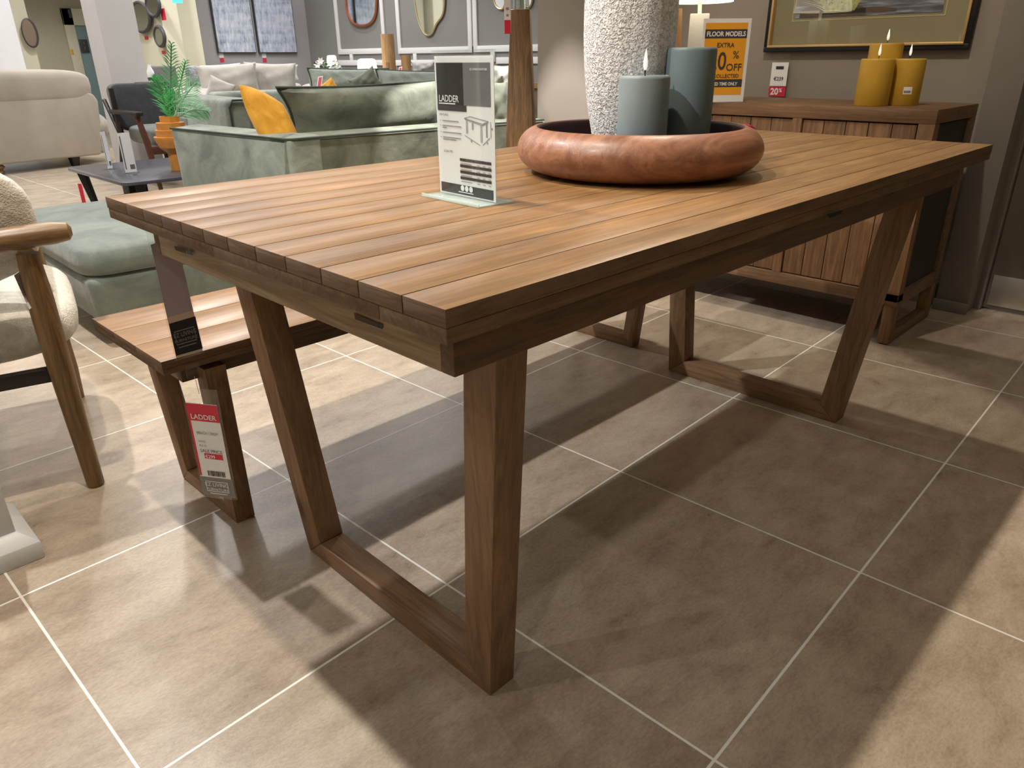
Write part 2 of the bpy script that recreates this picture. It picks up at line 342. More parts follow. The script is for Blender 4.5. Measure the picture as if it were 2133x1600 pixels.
#PART2
# ------------------------------------------------------------------ room shell
Hc=3.0
WX=3.0
struct('floor',MB().box((-3.2,-3.2,-.05),(9,15,0)),M['floor'])
struct('ceiling',MB().box((-3.2,-3.2,Hc),(9,15,Hc+.05)),M['ceil'])
yend=PX(1120,124,WX).y
struct('wall_right',MB().box((WX,.30,0),(WX+.2,yend,Hc)),M['wtaupe'])
struct('baseboard_right',MB().box((WX-.015,.33,0),(WX,yend,.09)),M['wtaupe'],.003)
# door side: column, recess, door
pa=PX(1945,640,2.94).y; pb=PX(2010,655,2.94).y
struct('trim_1',MB().box((2.94,pb,0),(WX+.2,pa,Hc)).box((2.925,pb-.005,0),(2.94,pa+.005,.045)),M['wgrey'],.003)
struct('wall_recess',MB().box((3.10,-3.2,2.12),(3.25,pb,Hc)).box((3.10,-3.2,0),(3.25,-.86,2.2)).box((3.10,.172,0),(3.25,pb,2.2)),M['wgrey'])
dr=MB().box((3.07,-.78,.008),(3.11,.165,2.08)).build('door_1',M['doorb'],None,.003,origin=(3.08,-.3,0)); dr['kind']='structure'
kp=PX(2036,567,3.066)
MB().box((3.064,-.75,.022),(3.0705,.150,kp.z)).build('kick_plate',M['steel'],dr,.002)['label']='brushed metal kick plate along the bottom of the door'
MB().tube([(3.07,-.70,1.0),(3.03,-.70,1.0),(3.03,-.60,1.0)],.01).build('door_handle',M['steel'],dr)
struct('trim_2',MB().box((3.045,.165,0),(3.12,.20,2.13)).box((3.045,-.86,0),(3.12,-.78,2.13)).box((3.045,-.80,2.08),(3.12,.165,2.13)),M['wgrey'],.004)
# far walls
X0,Y0=5.6,9.4
struct('wall_panelled',MB().box((X0,yend-.6,0),(X0+.2,Y0,Hc)),plain('wall_panel_grey',(134,133,130),.8,noise=.02,scale=3))
struct('wall_back',MB().box((3.95,Y0,0),(X0+.2,Y0+.2,Hc)),M['wlil'])
struct('wall_near_side',MB().box((-3.25,-3.25,0),(9,-3.2,Hc)),M['wcream'])
# panel mouldings on the panelled wall
def rail(mb,u0,v0,u1,v1,wpx):
    a,b=PX(u0,v0,X0),PX(u1,v1,X0); d=(b-a).normalized(); n=V((0,-d.z,d.y)); w=wpx
    mb.obox(a-n*w/2-V((.022,0,0)),(b-a),n*w,V((.022,0,0)))
k=0
for seg in ([(699,0,712,108),(712,108,803,105),(803,105,806,0),(712,102,712,102.1)],
            [(828,0,838,106),(838,106,982,103),(982,103,970,0)],
            [(990,0,1000,102),(1000,102,1122,97)],
            [(733,112.5,736,127),(708,131,800,129),(709,135.5,716,165)],
            [(866,111.5,869,127),(830,131,908,131)],
            [(1028,106,1031,122),(1040,126,1122,122)]):
    mb=MB(); k+=1
    for u0,v0,u1,v1 in seg:
        if abs(v0-v1)<1 and abs(u0-u1)<1: continue
        a,b=PX(u0,v0,X0),PX(u1,v1,X0)
        # keep mouldings plumb and level
        if abs(b.z-a.z)>abs(b.y-a.y): b.y=a.y; b.z=b.z if v0 else b.z; 
        else: b.z=a.z
        if v0==0: a.z=2.6
        if v1==0: b.z=2.6
        y0,y1=sorted((a.y,b.y)); z0,z1=sorted((a.z,b.z)); w=.032; kz=0 if (abs(v1-v0)>abs(u1-u0) and v0>109) else w
        mb.box((X0-.02-.0004*len(mb.f)/6,y0-w,z0-kz),(X0,y1+w,z1+kz))
    struct('trim_%d'%(k+2),mb,M['white'],.003)
# left background: pillar, mirrored wall, door recess
c0=PD(223,124,8.2)
struct('wall_pillar',MB().box((c0.x,c0.y,0),(PY(300,124,c0.y).x,PX(194,124,c0.x).y,Hc)),M['wpil'])
mx_=3.45
struct('wall_mirrors',MB().box((mx_,PX(352,124,mx_).y,0),(mx_+.2,PX(292,124,mx_).y,Hc)),M['wcream'])
yd=PX(352,124,mx_).y
struct('wall_door_recess',MB().box((mx_+.0,yd,2.25),(4.2,yd+.15,Hc)).box((PY(398,124,yd).x,Y0,0),(3.95,yd+.15,Hc)),M['wcream'])
dd=MB().box((mx_+.05,yd+.5,0),(4.1,yd+.55,2.25)).build('door_2',plain('door_khaki',(150,144,122),.6),None,.004,origin=(3.7,yd+.5,0)); dd['kind']='structure'
a=PY(386,60,yd+.49); b=PY(398,130,yd+.49)
MB().box((a.x,yd+.44,b.z),(a.x+.06,yd+.5,a.z)).build('door_handle',M['black'],dd,.004)
a=PY(372,28,yd+.49); MB().box((a.x-.1,yd+.4,a.z-.03),(a.x+.1,yd+.5,a.z+.03)).build('door_closer',M['steel'],dd,.004)
struct('wall_left_back',MB().box((-3.2,12.8,0),(5.2,13.0,Hc)),M['wolive'])
# cream wall return with the round clock
c1=PD(80,124,11.2)
struct('wall_left_return',MB().box((PY(48,124,c1.y).x,c1.y,0),(PY(80,124,c1.y).x,c1.y+.25,Hc)),M['wcream'])
cw=PD(58,124,10.4)
struct('wall_left_white',MB().box((-3.2,cw.y,0),(PY(50,124,cw.y).x,cw.y+.12,Hc)),M['wwhite'])
struct('wall_left_side',MB().box((-3.3,-3.2,0),(-3.2,15,Hc)),M['wcream'])
# blue door with sign in the olive wall
yb=12.79
a,b=PY(126,17,yb),PY(190,145,yb)
d3=MB().box((PY(153,53,yb).x,yb-.03,0),(PY(190,53,yb).x+.25,yb,PY(160,53,yb).z)).build('door_3',M['doorblue'],None,.003,origin=(PY(165,53,yb).x,yb,0)); d3['kind']='structure'
struct('trim_9',MB().box((PY(132,53,yb).x,yb-.05,0),(PY(153,53,yb).x,yb,PY(150,18,yb).z)).box((PY(132,53,yb).x,yb-.05,PY(160,53,yb).z),(PY(190,53,yb).x+.3,yb,PY(150,18,yb).z)),M['wcream'],.003)
a,b=PY(164,82,yb-.05),PY(187,109,yb-.05)
o=tag(MB().box((a.x,yb-.055,b.z),(b.x,yb-.035,a.z)).build('door_notice',M['charc'],None,.003,origin=(a.x,yb-.04,b.z)),'dark notice stuck on the blue door behind the cream sofa','notice')
for z_0,z_1 in ((.25,.45),(.62,.8)): MB().box((a.x+.06,yb-.058,b.z+z_0*(a.z-b.z)),(b.x-.06,yb-.056,b.z+z_1*(a.z-b.z))).build('notice_print',M['lgrey'],o)
a,b=PY(144,102,yb),PY(152,114,yb)
tag(MB().box((a.x,yb-.06,b.z),(b.x,yb-.01,a.z)).build('call_point',plain('amber',(232,178,40),.5),None,.01,origin=(a.x,yb,a.z)),'small yellow call point on the wall left of the blue door','alarm')
a,b=PY(152,128,yb),PY(160,143,yb)
tag(MB().box((a.x,yb-.04,b.z),(b.x,yb-.01,a.z)).build('wall_switch',M['lgrey'],None,.01,origin=(a.x,yb,a.z)),'grey switch plate low on the wall by the blue door','switch')
a,b=PY(137,20,yb),PY(146,38,yb)
tag(MB().box((a.x,yb-.1,b.z),(b.x,yb-.051,a.z)).build('emergency_light',M['charc'],None,.01,origin=(a.x,yb,a.z)),'small dark fitting high beside the blue door','light fitting')
# ------------------------------------------------------------------ dining table
ZT=.77
def flat(p): return V((p.x,p.y,0))
tN=flat(PZ(927.4,645.4,ZT)); tL=flat(PZ(218.6,409.6,ZT)); tR=flat(PZ(2069,301,ZT))
def frame_map(o,ex,ey):
    return lambda x,y,z: o+ex*x+ey*y+V((0,0,z))
def hx(Q,x0,x1,y0,y1,z0,z1): return [Q(x0,y0,z0),Q(x1,y0,z0),Q(x1,y1,z0),Q(x0,y1,z0),Q(x0,y0,z1),Q(x1,y0,z1),Q(x1,y1,z1),Q(x0,y1,z1)]
def trestle_table(root,Q,L,W,H,slab,d,b,planks,lx,ly,t,w,h,kx,ky,zl,topname,matx=M['top']):
    # plank layer and the layer below it
    mb=MB()
    ys=planks
    for i in range(len(ys)-1):
        mb.hexa(hx(Q,0,L,ys[i]+(.0009 if i else 0),ys[i+1]-(.0009 if i<len(ys)-2 else 0),H-slab*.52,H),tone=R.uniform(.3,.7))
    to=mb.build(topname,matx,root,.0005,2)
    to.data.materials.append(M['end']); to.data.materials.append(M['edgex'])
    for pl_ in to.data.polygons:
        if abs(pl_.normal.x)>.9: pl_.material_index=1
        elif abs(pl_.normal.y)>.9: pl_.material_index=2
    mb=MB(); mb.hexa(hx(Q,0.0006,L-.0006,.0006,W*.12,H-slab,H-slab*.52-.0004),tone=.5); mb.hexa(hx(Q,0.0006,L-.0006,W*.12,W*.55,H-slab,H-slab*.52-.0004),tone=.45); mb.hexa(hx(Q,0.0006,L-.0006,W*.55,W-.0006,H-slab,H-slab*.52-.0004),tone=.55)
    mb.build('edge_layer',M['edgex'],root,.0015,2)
    # apron boards
    th=.022
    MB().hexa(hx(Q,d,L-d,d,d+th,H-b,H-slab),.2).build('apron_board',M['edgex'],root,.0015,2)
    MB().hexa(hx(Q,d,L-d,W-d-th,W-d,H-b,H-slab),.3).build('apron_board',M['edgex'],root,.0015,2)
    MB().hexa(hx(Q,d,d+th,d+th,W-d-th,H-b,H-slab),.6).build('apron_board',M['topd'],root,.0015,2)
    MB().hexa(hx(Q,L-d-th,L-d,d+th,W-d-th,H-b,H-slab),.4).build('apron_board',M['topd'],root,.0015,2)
    for e in (0,1):
        def X(x): return x if e==0 else L-x
        for s in (0,1):
            def Yv(y): return y if s==0 else W-y
            def pt(x,y,z): # leaning with height
                return Q(X(x-kx*z),Yv(y-ky*z),z)
            lo=[pt(lx,ly,0),pt(lx+t,ly,0),pt(lx+t,ly+w,h),pt(lx,ly+w,h)]
            hi=[pt(lx,ly,zl),pt(lx+t,ly,zl),pt(lx+t,ly+w,zl),pt(lx,ly+w,zl)]
            MB().hexa(lo+hi,R.uniform(.3,.7)).build('leg',M['leg'],root,.0018,2)
        def pr(x,y,z,s): return Q(X(x-kx*z),(y-ky*z) if s==0 else W-(y-ky*z),z)
        e_=.0006
        MB().hexa([pr(lx+e_,ly+e_,0,0),pr(lx+t-e_,ly+e_,0,0),pr(lx+t-e_,ly+e_,0,1),pr(lx+e_,ly+e_,0,1),
                   pr(lx+e_,ly+w+e_,h,0),pr(lx+t-e_,ly+w+e_,h,0),pr(lx+t-e_,ly+w+e_,h,1),pr(lx+e_,ly+w+e_,h,1)],.55).build('floor_rail',M['legy'],root,.0015,2)
ex=(tR-tN).normalized(); ey=(tL-tN).normalized(); TL=(tR-tN).length; TW=(tL-tN).length
Q=frame_map(tN,ex,ey)
tb=thing('dining_table','large reclaimed wood plank dining table with splayed trapezoid legs','table',(Q(TL/2,TW/2,0)))
trestle_table(tb,Q,TL,TW,ZT,.0368,.0497,.1004,[0,.067,.144,.218,.297,.372,.45,.525,.599,.673,.747,.82,TW],.1978,.1707,.0572,.062,.048,.0637,.1149,.69,'tabletop')
# old mortise holes in the short apron: flat decals, shade of the hollows in their colour
def onap(u,v): 
    return PN(u,v,Q(.0497,0,0),ex)
for pts in ([(363,512),(387,519),(388,528),(366,521)],[(389,518),(399,522),(401,532),(391,529)],[(738,652),(790,674),(792,684),(740,665)],[(786,671),(797,676),(797,686),(788,682)]):
    w3=[onap(*p)-ex*.0004 for p in pts]
    MB().add(w3+[p+ex*.0003 for p in w3],[(0,1,2,3),(7,6,5,4),(0,4,5,1),(1,5,6,2),(2,6,7,3),(3,7,4,0)]).build('mortise_hole',M['blackw'] if pts[0][0] in (389,786) else plain('old_recess',(84,66,54),.8),tb)
# notch in the long edge board
def onedge(u,v): return PN(u,v,Q(0,0,0),ey)
w3=[onedge(*p)-ey*.0004 for p in [(1722,447),(1755,437),(1752,445),(1728,455)]]
MB().add(w3+[p+ey*.0003 for p in w3],[(0,1,2,3),(7,6,5,4),(0,4,5,1),(1,5,6,2),(2,6,7,3),(3,7,4,0)]).build('edge_chip',M['black'],tb)
# ------------------------------------------------------------------ bench
ZB=.45
bN=flat(PZ(335,755,ZB)); bL=flat(PZ(176,667,ZB)); BW=(bL-bN).length
bex=V((1,.004,0)).normalized(); bey=V((-.004,1,0)).normalized()
QB=frame_map(bN,bex,bey); BL=1.80
bn=thing('bench','reclaimed wood bench behind the dining table, with splayed trapezoid legs','bench',QB(BL/2,BW/2,0))
fy0=flat(PZ(495,1092,0)); fy1=flat(PZ(390,995,0))
bly=fy0.y-bN.y; bly2=bN.y+BW-fy1.y; blx=fy0.x-bN.x
trestle_table(bn,QB,BL,BW,ZB,.030,.05,.075,[0,BW*.34,BW*.66,BW],blx,(bly+bly2)/2,.046,.048,.042,.05,.09,.405,'seat_top')
# ------------------------------------------------------------------ bowl, vase, candles
cb=PD(1329,300,1.57); BC=V((cb.x,cb.y,ZT))
prof=[(.0,.012),(.10,.010),(.165,.012),(.197,.022),(.206,.045),(.203,.070),(.199,.084),(.203,.0895),(.214,.088),(.230,.078),(.2415,.062),(.2445,.046),(.240,.030),(.226,.014),(.205,.005),(.175,.0006),(.10,.0004),(0,.0004)]
def smoothprof(p,n=3):
    for _ in range(n):
        q=[p[0]]
        for a,b in zip(p,p[1:]): q+= [(a[0]*.75+b[0]*.25,a[1]*.75+b[1]*.25),(a[0]*.25+b[0]*.75,a[1]*.25+b[1]*.75)]
        q.append(p[-1]); p=q
    return p
bw=thing('wooden_bowl','wide round brown wooden bowl with a thick rolled rim on the dining table','bowl',BC)
pp=smoothprof(prof,2)
ri=min(range(len(pp)),key=lambda i:-pp[i][1])
MB().lathe(pp[ri-1:],BC,96,cap=False).build('bowl_body',M['bowl'],bw)
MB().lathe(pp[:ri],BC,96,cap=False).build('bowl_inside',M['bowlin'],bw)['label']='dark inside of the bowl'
rs=PD(1556,272,1.62); 
st_=BC+(flat(rs)-flat(BC)).normalized()*.222+V((0,0,.0845)); dn=(st_-BC); dn.z=0; dn.normalize(); tn=dn.cross(V((0,0,1)))
MB().cbox(st_+V((0,0,.0008)),tn*.05,(dn*.012-V((0,0,.006))),V((.3*dn.x,.3*dn.y,1)).normalized()*.0012).build('red_sticker',M['red'],bw)
zb=ZT+.0125
def hz(p,v):  # height at which a point above p is seen at row v
    lo,hi=-1,4
    for _ in range(50):
        z=(lo+hi)/2; d=V((p.x,p.y,z))-CAM; y=800-FPX*d.dot(up)/d.dot(fw)
        if y>v: lo=z
        else: hi=z
    return z
vp=PD(1306,200,1.66); vp=V((vp.x,vp.y,zb))
vs=thing('ridged_vase','tall white vase with a rough ridged surface standing in the wooden bowl','vase',vp)
vprof=[(0,0),(.058,0),(.062,.004),(.070,.05),(.080,.10),(.088,.16),(.0925,.22),(.0935,.28),(.092,.34),(.087,.40),(.078,.45),(.066,.49),(.060,.51),(.054,.505),(.056,.49),(.05,.3)]
MB().lathe(smoothprof(vprof,2),vp,96,cap=False,mod=lambda a,z:1+.006*math.sin(9*a+4*z)+.004*math.sin(23*a)).build('vase_body',M['vase'],vs,angle=80)
def candle(name,label,u,dist,r,vtop,mat,z0,group,lit=True,lab=False,wob=0):
    p=PD(u,130,dist); p=V((p.x,p.y,z0)); h=hz(p,vtop)-z0
    t=thing(name,label,'candle',p,group)
    MB().lathe([(0,0),(r-.002,0),(r,.003),(r,h*.5),(r*.995,h-.006),(r*.975,h-.002),(r*.93,h),(r*.8,h-.0015),(0,h-.004)],p,56,cap=False).build('wax_body',mat,t)
    body=bpy.data.objects[-1] if False else [x for x in bpy.data.objects if x.parent==t][0]
    if lit:
        MB().tube([p+V((0,0,h-.004)),p+V((0,0,h+.010))],.0013,8).build('wick',M['black'],body)
        MB().lathe([(0,.008),(.0028,.011),(.0045,.018),(.0042,.025),(.0026,.035),(.001,.044),(0,.047)],p+V((0,0,h)),16,cap=False).build('flame_bulb',M['flame'],t)['label']='white flame-shaped bulb'
    return t,p,h
candle('pillar_candle','shorter grey pillar candle with flame bulb, standing in the wooden bowl',1345,1.535,.0485,157,M['candg'],zb,None)
candle('pillar_candle','taller blue-grey pillar candle standing in the wooden bowl',1437,1.63,.0515,99,M['candg2'],zb,None,lit=False)
# ------------------------------------------------------------------ sideboard
SX0,SX1,SY0,SY1,SH=2.345,2.80,.285,1.60,.818
sb=thing('sideboard','reclaimed wood sideboard with plank doors against the taupe wall','sideboard',((SX0+SX1)/2,(SY0+SY1)/2,0))
mb=MB()
mb.box((SX0,SY0,SH-.045),(SX0+.05,SY1,SH),.5)
n=5
for i in range(n): mb.box((SX0+.051+(SX1-SX0-.051)*i/n,SY0,SH-.045),(SX0+.0495+(SX1-SX0-.0505)*(i+1)/n,SY1,SH),R.uniform(.3,.8))
mb.build('sideboard_top',M['sideb'],sb,.002)
zr=.165
MB().box((SX0,SY0,zr),(SX0+.05,SY0+.052,SH-.045),.75).build('corner_post',M['sidebz'],sb,.002)
MB().box((SX0,SY1-.05,zr),(SX0+.05,SY1,SH-.045),.6).build('corner_post',M['sidebz'],sb,.002)
MB().box((SX1-.05,SY0,zr),(SX1,SY0+.05,SH-.045),.2).build('corner_post',M['sidex'],sb,.002)
MB().box((SX1-.05,SY1-.05,zr),(SX1,SY1,SH-.045),.2).build('corner_post',M['sidex'],sb,.002)
MB().box((SX0,SY0,.15),(SX0+.05,SY1,.195),.7).build('bottom_rail',M['sideb'],sb,.002)
for y in (.752,1.21): MB().box((SX0,y-.018,.195),(SX0+.05,y+.018,SH-.045),.45).build('stile',M['sidebz'],sb,.002)
MB().box((SX0+.05,SY0+.012,.17),(SX1-.05,SY0+.02,SH-.05)).build('side_panel',M['darkpanel'],sb)
MB().box((SX0+.05,SY1-.02,.17),(SX1-.05,SY1-.012,SH-.05)).build('side_panel',M['darkpanel'],sb)
MB().box((SX0+.05,SY0,.15),(SX1-.05,SY0+.04,.20),.1).build('side_rail',M['sidex'],sb,.002)
MB().box((SX0+.05,SY0+.03,.155),(SX1-.01,SY1-.03,.165)).box((SX1-.012,SY0+.03,.165),(SX1-.004,SY1-.03,SH-.05)).build('carcass',M['darkpanel'],sb)
for (a,b) in ((SY0+.056,.732),(.772,1.19),(1.23,SY1-.054)):
    mb=MB(); k=5; w=(b-a)/k
    for i in range(k): mb.box((SX0+.008,a+w*i+(.0012),.199),(SX0+.03,a+w*(i+1)-.0012,SH-.049),R.uniform(.2,.9))
    mb.build('plank_door',M['sidebz'],sb,.0015)
for y in (SY0,SY1-.045):
    for x in (SX0+.004,SX1-.05):
        MB().box((x,y+.004,0.004),(x+.045,y+.045,.15),.7).build('leg',M['sidebz'],sb,.002)
    MB().box((SX0+.049,y+.006,.004),(SX1-.05,y+.04,.045),.3).build('foot_rail',M['sidex'],sb,.002)
# yellow candles
for u,dist,vt,lb in ((1829,3.06,122,'shorter yellow pillar candle at the front left of the three on the sideboard'),(1841,3.175,90,'tallest yellow pillar candle at the back of the three on the sideboard'),(1893,3.12,122,'shorter yellow pillar candle with a barcode sticker, right of the three on the sideboard')):
    t,p,h=candle('pillar_candle',lb,u,dist,.056,vt,M['candy'],SH,'yellow candles on the sideboard')
    if 'barcode' in lb:
        d=(CAM-p); d.z=0; d.normalize(); s_=V((-d.y,d.x,0)); d2=(d+s_*.25).normalized(); s2=V((-d2.y,d2.x,0))
        o=MB()
        for i in range(6):
            a0=(i/6-.5)*.5; a1=((i+1)/6-.5)*.5
            f=lambda a:(d2*math.cos(a)+s2*math.sin(a))*.0566
            o.quad(p+f(a0)+V((0,0,.038)),p+f(a1)+V((0,0,.038)),p+f(a1)+V((0,0,.062)),p+f(a0)+V((0,0,.062)))
        stk=o.build('barcode_sticker',M['paper'],t)
        o=MB()
        for i in range(7): 
            a0=-.2+i*.055; f=lambda a:(d2*math.cos(a)+s2*math.sin(a))*.0570
            o.quad(p+f(a0)+V((0,0,.042)),p+f(a0+.035)+V((0,0,.042)),p+f(a0+.035)+V((0,0,.050)),p+f(a0)+V((0,0,.050)))
        o.build('barcode',M['ink'],stk)
# ------------------------------------------------------------------ framed picture on the wall
fx=WX; a=PX(1596,109,fx); b=PX(2021,103,fx); y1=a.y; y0=b.y; z0=a.z; z1=z0+.56
pc=thing('framed_picture','framed waterside picture with olive mount, hanging above the sideboard','picture',(fx,(y0+y1)/2,z0))
def fr(mb,ya,yb,za,zb_,w,x0,x1):
    mb.box((x0,ya,za),(x1,yb,za+w)).box((x0,ya,zb_-w),(x1,yb,zb_)).box((x0,ya,za+w),(x1,ya+w,zb_-w)).box((x0,yb-w,za+w),(x1,yb,zb_-w)); return mb
fr(MB(),y0,y1,z0,z1,.022,fx-.032,fx-.002).build('outer_frame',M['black'],pc,.003)
fr(MB(),y0+.018,y1-.018,z0+.018,z1-.018,.010,fx-.038,fx-.004).build('inner_frame',M['gold'],pc,.002)
MB().box((fx-.012,y0+.02,z0+.02),(fx-.004,y1-.02,z1-.02)).build('mount',plain('olive_mount',(150,142,108),.8),pc)
ia=PX(1656,38,fx-.013); ib=PX(1962,30,fx-.013)
iy1,iy0,iz0=ia.y,ib.y,ia.z; iz1=z1-.085
fr(MB(),iy0-.012,iy1+.012,iz0-.012,iz1+.012,.0022,fx-.0135,fx-.012).build('mount_line',plain('pale_gold_line',(226,214,170),.6),pc)
# painting: water, bank and reeds (generic)
m,nt,b_=nm('painted_water'); L=nt.links; tc=N(nt,'ShaderNodeTexCoord'); mp=N(nt,'ShaderNodeMapping'); mp.inputs['Scale'].default_value=(1,3,30); L.new(tc.outputs['Object'],mp.inputs[0]); n=N(nt,'ShaderNodeTexNoise',Scale=3.0,Detail=5.0); L.new(mp.outputs[0],n.inputs[0]); r=ramp(nt,[(.35,lin((62,60,74))),(.55,lin((112,120,140))),(.7,lin((176,184,196)))]); L.new(n.outputs['Fac'],r.inputs[0]); L.new(r.outputs[0],b_.inputs[0])
MB().box((fx-.0145,iy0,iz0),(fx-.013,iy1,iz1)).build('painting',m,pc)
mbk=plain('painted_bank',(84,62,58),.8,noise=.4,scale=40); 
mb=MB()
for (ya,yb2,za,zc) in ((iy1-.02,iy1-.30,.0,.05),(iy1-.12,iy1-.42,.01,.03),(iy0+.12,iy0+.36,.11,.17),(iy1-.0,iy1-.2,.05,.1)):
    n=14; vsx=[];
    top=[V((fx-.0150,ya+(yb2-ya)*i/n,iz0+za+(zc-za)*(.55+.45*math.sin(PI*i/n))*(1+.15*math.sin(7*i)))) for i in range(n+1)]
    bot=[V((fx-.0150,ya+(yb2-ya)*i/n,iz0+za*.9)) for i in range(n+1)]
    mb.add(top+bot,[(i,i+1,n+2+i,n+1+i) for i in range(n)])
mb.build('painted_bank',mbk,pc)
mb=MB()
for i in range(60):
    yb3=iy1-.13-R.random()*.12; L_=.10+R.random()*.12; an=R.uniform(-1.2,1.2); w=.0045
    pts=[V((fx-.0153-.00001*i,yb3+math.sin(an)*L_*t_*(.6+.6*t_),iz0+.02+math.cos(an)*L_*t_*(1-.35*t_))) for t_ in (0,.33,.66,1)]
    lr=[]
    for q,p in enumerate(pts): lr+= [p+V((0,w*(1-q/3.2),0)),p-V((0,w*(1-q/3.2),0))]
    mb.add(lr,[(0,1,3,2),(2,3,5,4),(4,5,7,6)])
mb.build('painted_reeds',plain('painted_reed',(184,188,126),.8,noise=.3,scale=60),pc)
MB().box((fx-.020,y0+.026,z0+.026),(fx-.0185,y1-.026,z1-.026)).build('picture_glass',M['pane'],pc)
# price card under the picture
def wallx_card(u0,u1,v0,v1,x): 
    a=PX((u0+u1)/2,v0,x); b=PX((u0+u1)/2,v1,x); w=abs(PX(u0,(v0+v1)/2,x).y-PX(u1,(v0+v1)/2,x).y); return a.y,w,b.z,a.z
cx=fx-.02; yc,w,zb0,zt0=wallx_card(1607,1646,130,201,cx)
pcard=thing('price_card','white price card with red 20% strip hanging under the framed picture','price tag',(cx,yc,zb0))
w=.078; zt1=PX(1630,112,cx).z
MB().box((cx-.001,yc-w/2-.003,zb0-.002),(cx+.0008,yc+w/2+.003,zt1)).build('plastic_sleeve',M['plastic'],pcard)
zm=zb0+(zt0-zb0)*.31
pc1=MB().box((cx-.002,yc-w/2,zm),(cx-.0011,yc+w/2,zt0)).build('card',M['paper'],pcard)
pc2=MB().box((cx-.002,yc-w/2,zb0),(cx-.0011,yc+w/2,zm-.003)).build('discount_strip',M['red'],pcard)
eL=V((0,-1,0)); eU=V((0,0,1)); hh=zt0-zb0
MB().box((cx-.003,yc-.018,zt0-hh*.20),(cx-.0022,yc+.018,zt0-hh*.11)).build('logo_block',M['ink'],pc1)
text('lettering','€239',hh*.15,(cx-.0022,yc,zm+hh*.16),eL,eU,M['ink'],pc1,'CENTER',bold=.02)
text('lettering','20',hh*.27,(cx-.0022,yc+.032,zb0+hh*.055),eL,eU,M['paper'],pc2,bold=.03)
text('lettering','%',hh*.16,(cx-.0022,yc-.008,zb0+hh*.13),eL,eU,M['paper'],pc2,bold=.02)
MB().tube([(cx,yc+.0,zt1-.004),(cx+.004,yc,zt1+.014)],.004,8).build('hook',M['plastic'],pcard)
# ------------------------------------------------------------------ orange sign on the sideboard
s0=PZ(1551,212,SH); dist=3.25
sc_=PD(1506,124,3.20)
n_=(CAM-sc_); n_.z=0; n_.normalize(); n_=(Matrix.Rotation(math.radians(18),3,'Z')@n_); exs=V((-n_.y,n_.x,0)); 
if exs.dot(rt)<0: exs=-exs
o_r=PN(1548,207,sc_,n_); o_l=PN(1452,207,sc_,n_); wS=(flat(o_r)-flat(o_l)).length; baseS=flat(o_l)+V((0,0,SH)); topz=hz(flat(o_r),38); hS=topz-SH
sg=thing('promo_sign','orange FLOOR MODELS sign in a clear stand on the sideboard, behind the candles','sign',baseS+exs*wS/2)
MB().obox(baseS-n_*.003,exs*wS,n_*.0015,V((0,0,hS))).obox(baseS-n_*.035+exs*0,exs*wS,n_*.07,V((0,0,.002))).build('acrylic_stand',M['acryl'],sg)
MB().obox(baseS-n_*.0010,exs*wS,n_*.0008,V((0,0,hS))).build('sign_border',M['paper'],sg)
def onS(x,z,k=0): return baseS+exs*(x*wS)+V((0,0,z*hS))+n_*(.0002+k*.0005)
MB().obox(onS(.05,.09),exs*wS*.88,n_*.0003,V((0,0,hS*.86))).build('sign_face',M['orange'],sg)
sfc=[x for x in bpy.data.objects if x.parent==sg and x.name.startswith('sign_face')][0]
for z_0,z_1 in ((.77,.105),(.185,.095)): MB().obox(onS(.05,z_0,1),exs*wS*.88,n_*.0003,V((0,0,hS*z_1))).build('sign_band',M['charc'],sfc)
def tS(s,x,z,sz,mat,bold=.01,al='CENTER',wd=1): text('lettering',s,sz*hS,onS(x,z,2),exs,V((0,0,1)),mat,sfc,al,wd,bold)
tS('FLOOR MODELS',.49,.795,.078,M['paper'],.03,wd=.9)
tS('EXTRA',.50,.665,.075,M['charc'],.015)
tS('20',.36,.40,.30,M['charc'],.01,wd=.8)
tS('%',.74,.53,.13,M['charc'],.0)
tS('OFF',.72,.385,.12,M['charc'],.01)
tS('IF COLLECTED',.52,.30,.062,M['charc'],.012)
tS('LIMITED TIME ONLY',.49,.205,.055,M['paper'],.03,wd=.85)
# ------------------------------------------------------------------ lamp and wooden candlestick at the sideboard's left end
lp=PD(1450,124,3.35); lp=V((lp.x,lp.y,SH))
lm_=thing('table_lamp','white square-post table lamp with cream shade at the left of the sideboard','lamp',lp)
ld=(CAM-lp); ld.z=0; ld.normalize(); ls=V((-ld.y,ld.x,0))
MB().cbox(lp+V((0,0,.012)),ls*.12,ld*.10,V((0,0,.024))).cbox(lp+V((0,0,.17)),ls*.075,ld*.06,V((0,0,.30))).build('lamp_base',M['white'],lm_,.003)
zs=hz(lp,5)
MB().lathe([(.135,0),(.11,.2)],lp+V((-.02,0,zs-SH)),40,cap=False).build('lamp_shade',M['shade'],lm_)
MB().tube([lp+V((0,0,.3)),lp+V((-.02,0,zs-SH+.1))],.008,8).build('lamp_stem',M['white'],lm_)
cp=PD(1407,124,3.25); cp=V((cp.x,cp.y,SH)); zt_=hz(cp,18)
tag(MB().lathe([(0,0),(.035,0),(.024,.02),(.030,.10),(.014,zt_-SH),(0,zt_-SH)],cp,4).build('wooden_candlestick',M['pale'],None,.002,origin=cp),'pale wooden tapered candlestick beside the ridged vase, on the sideboard','candlestick')
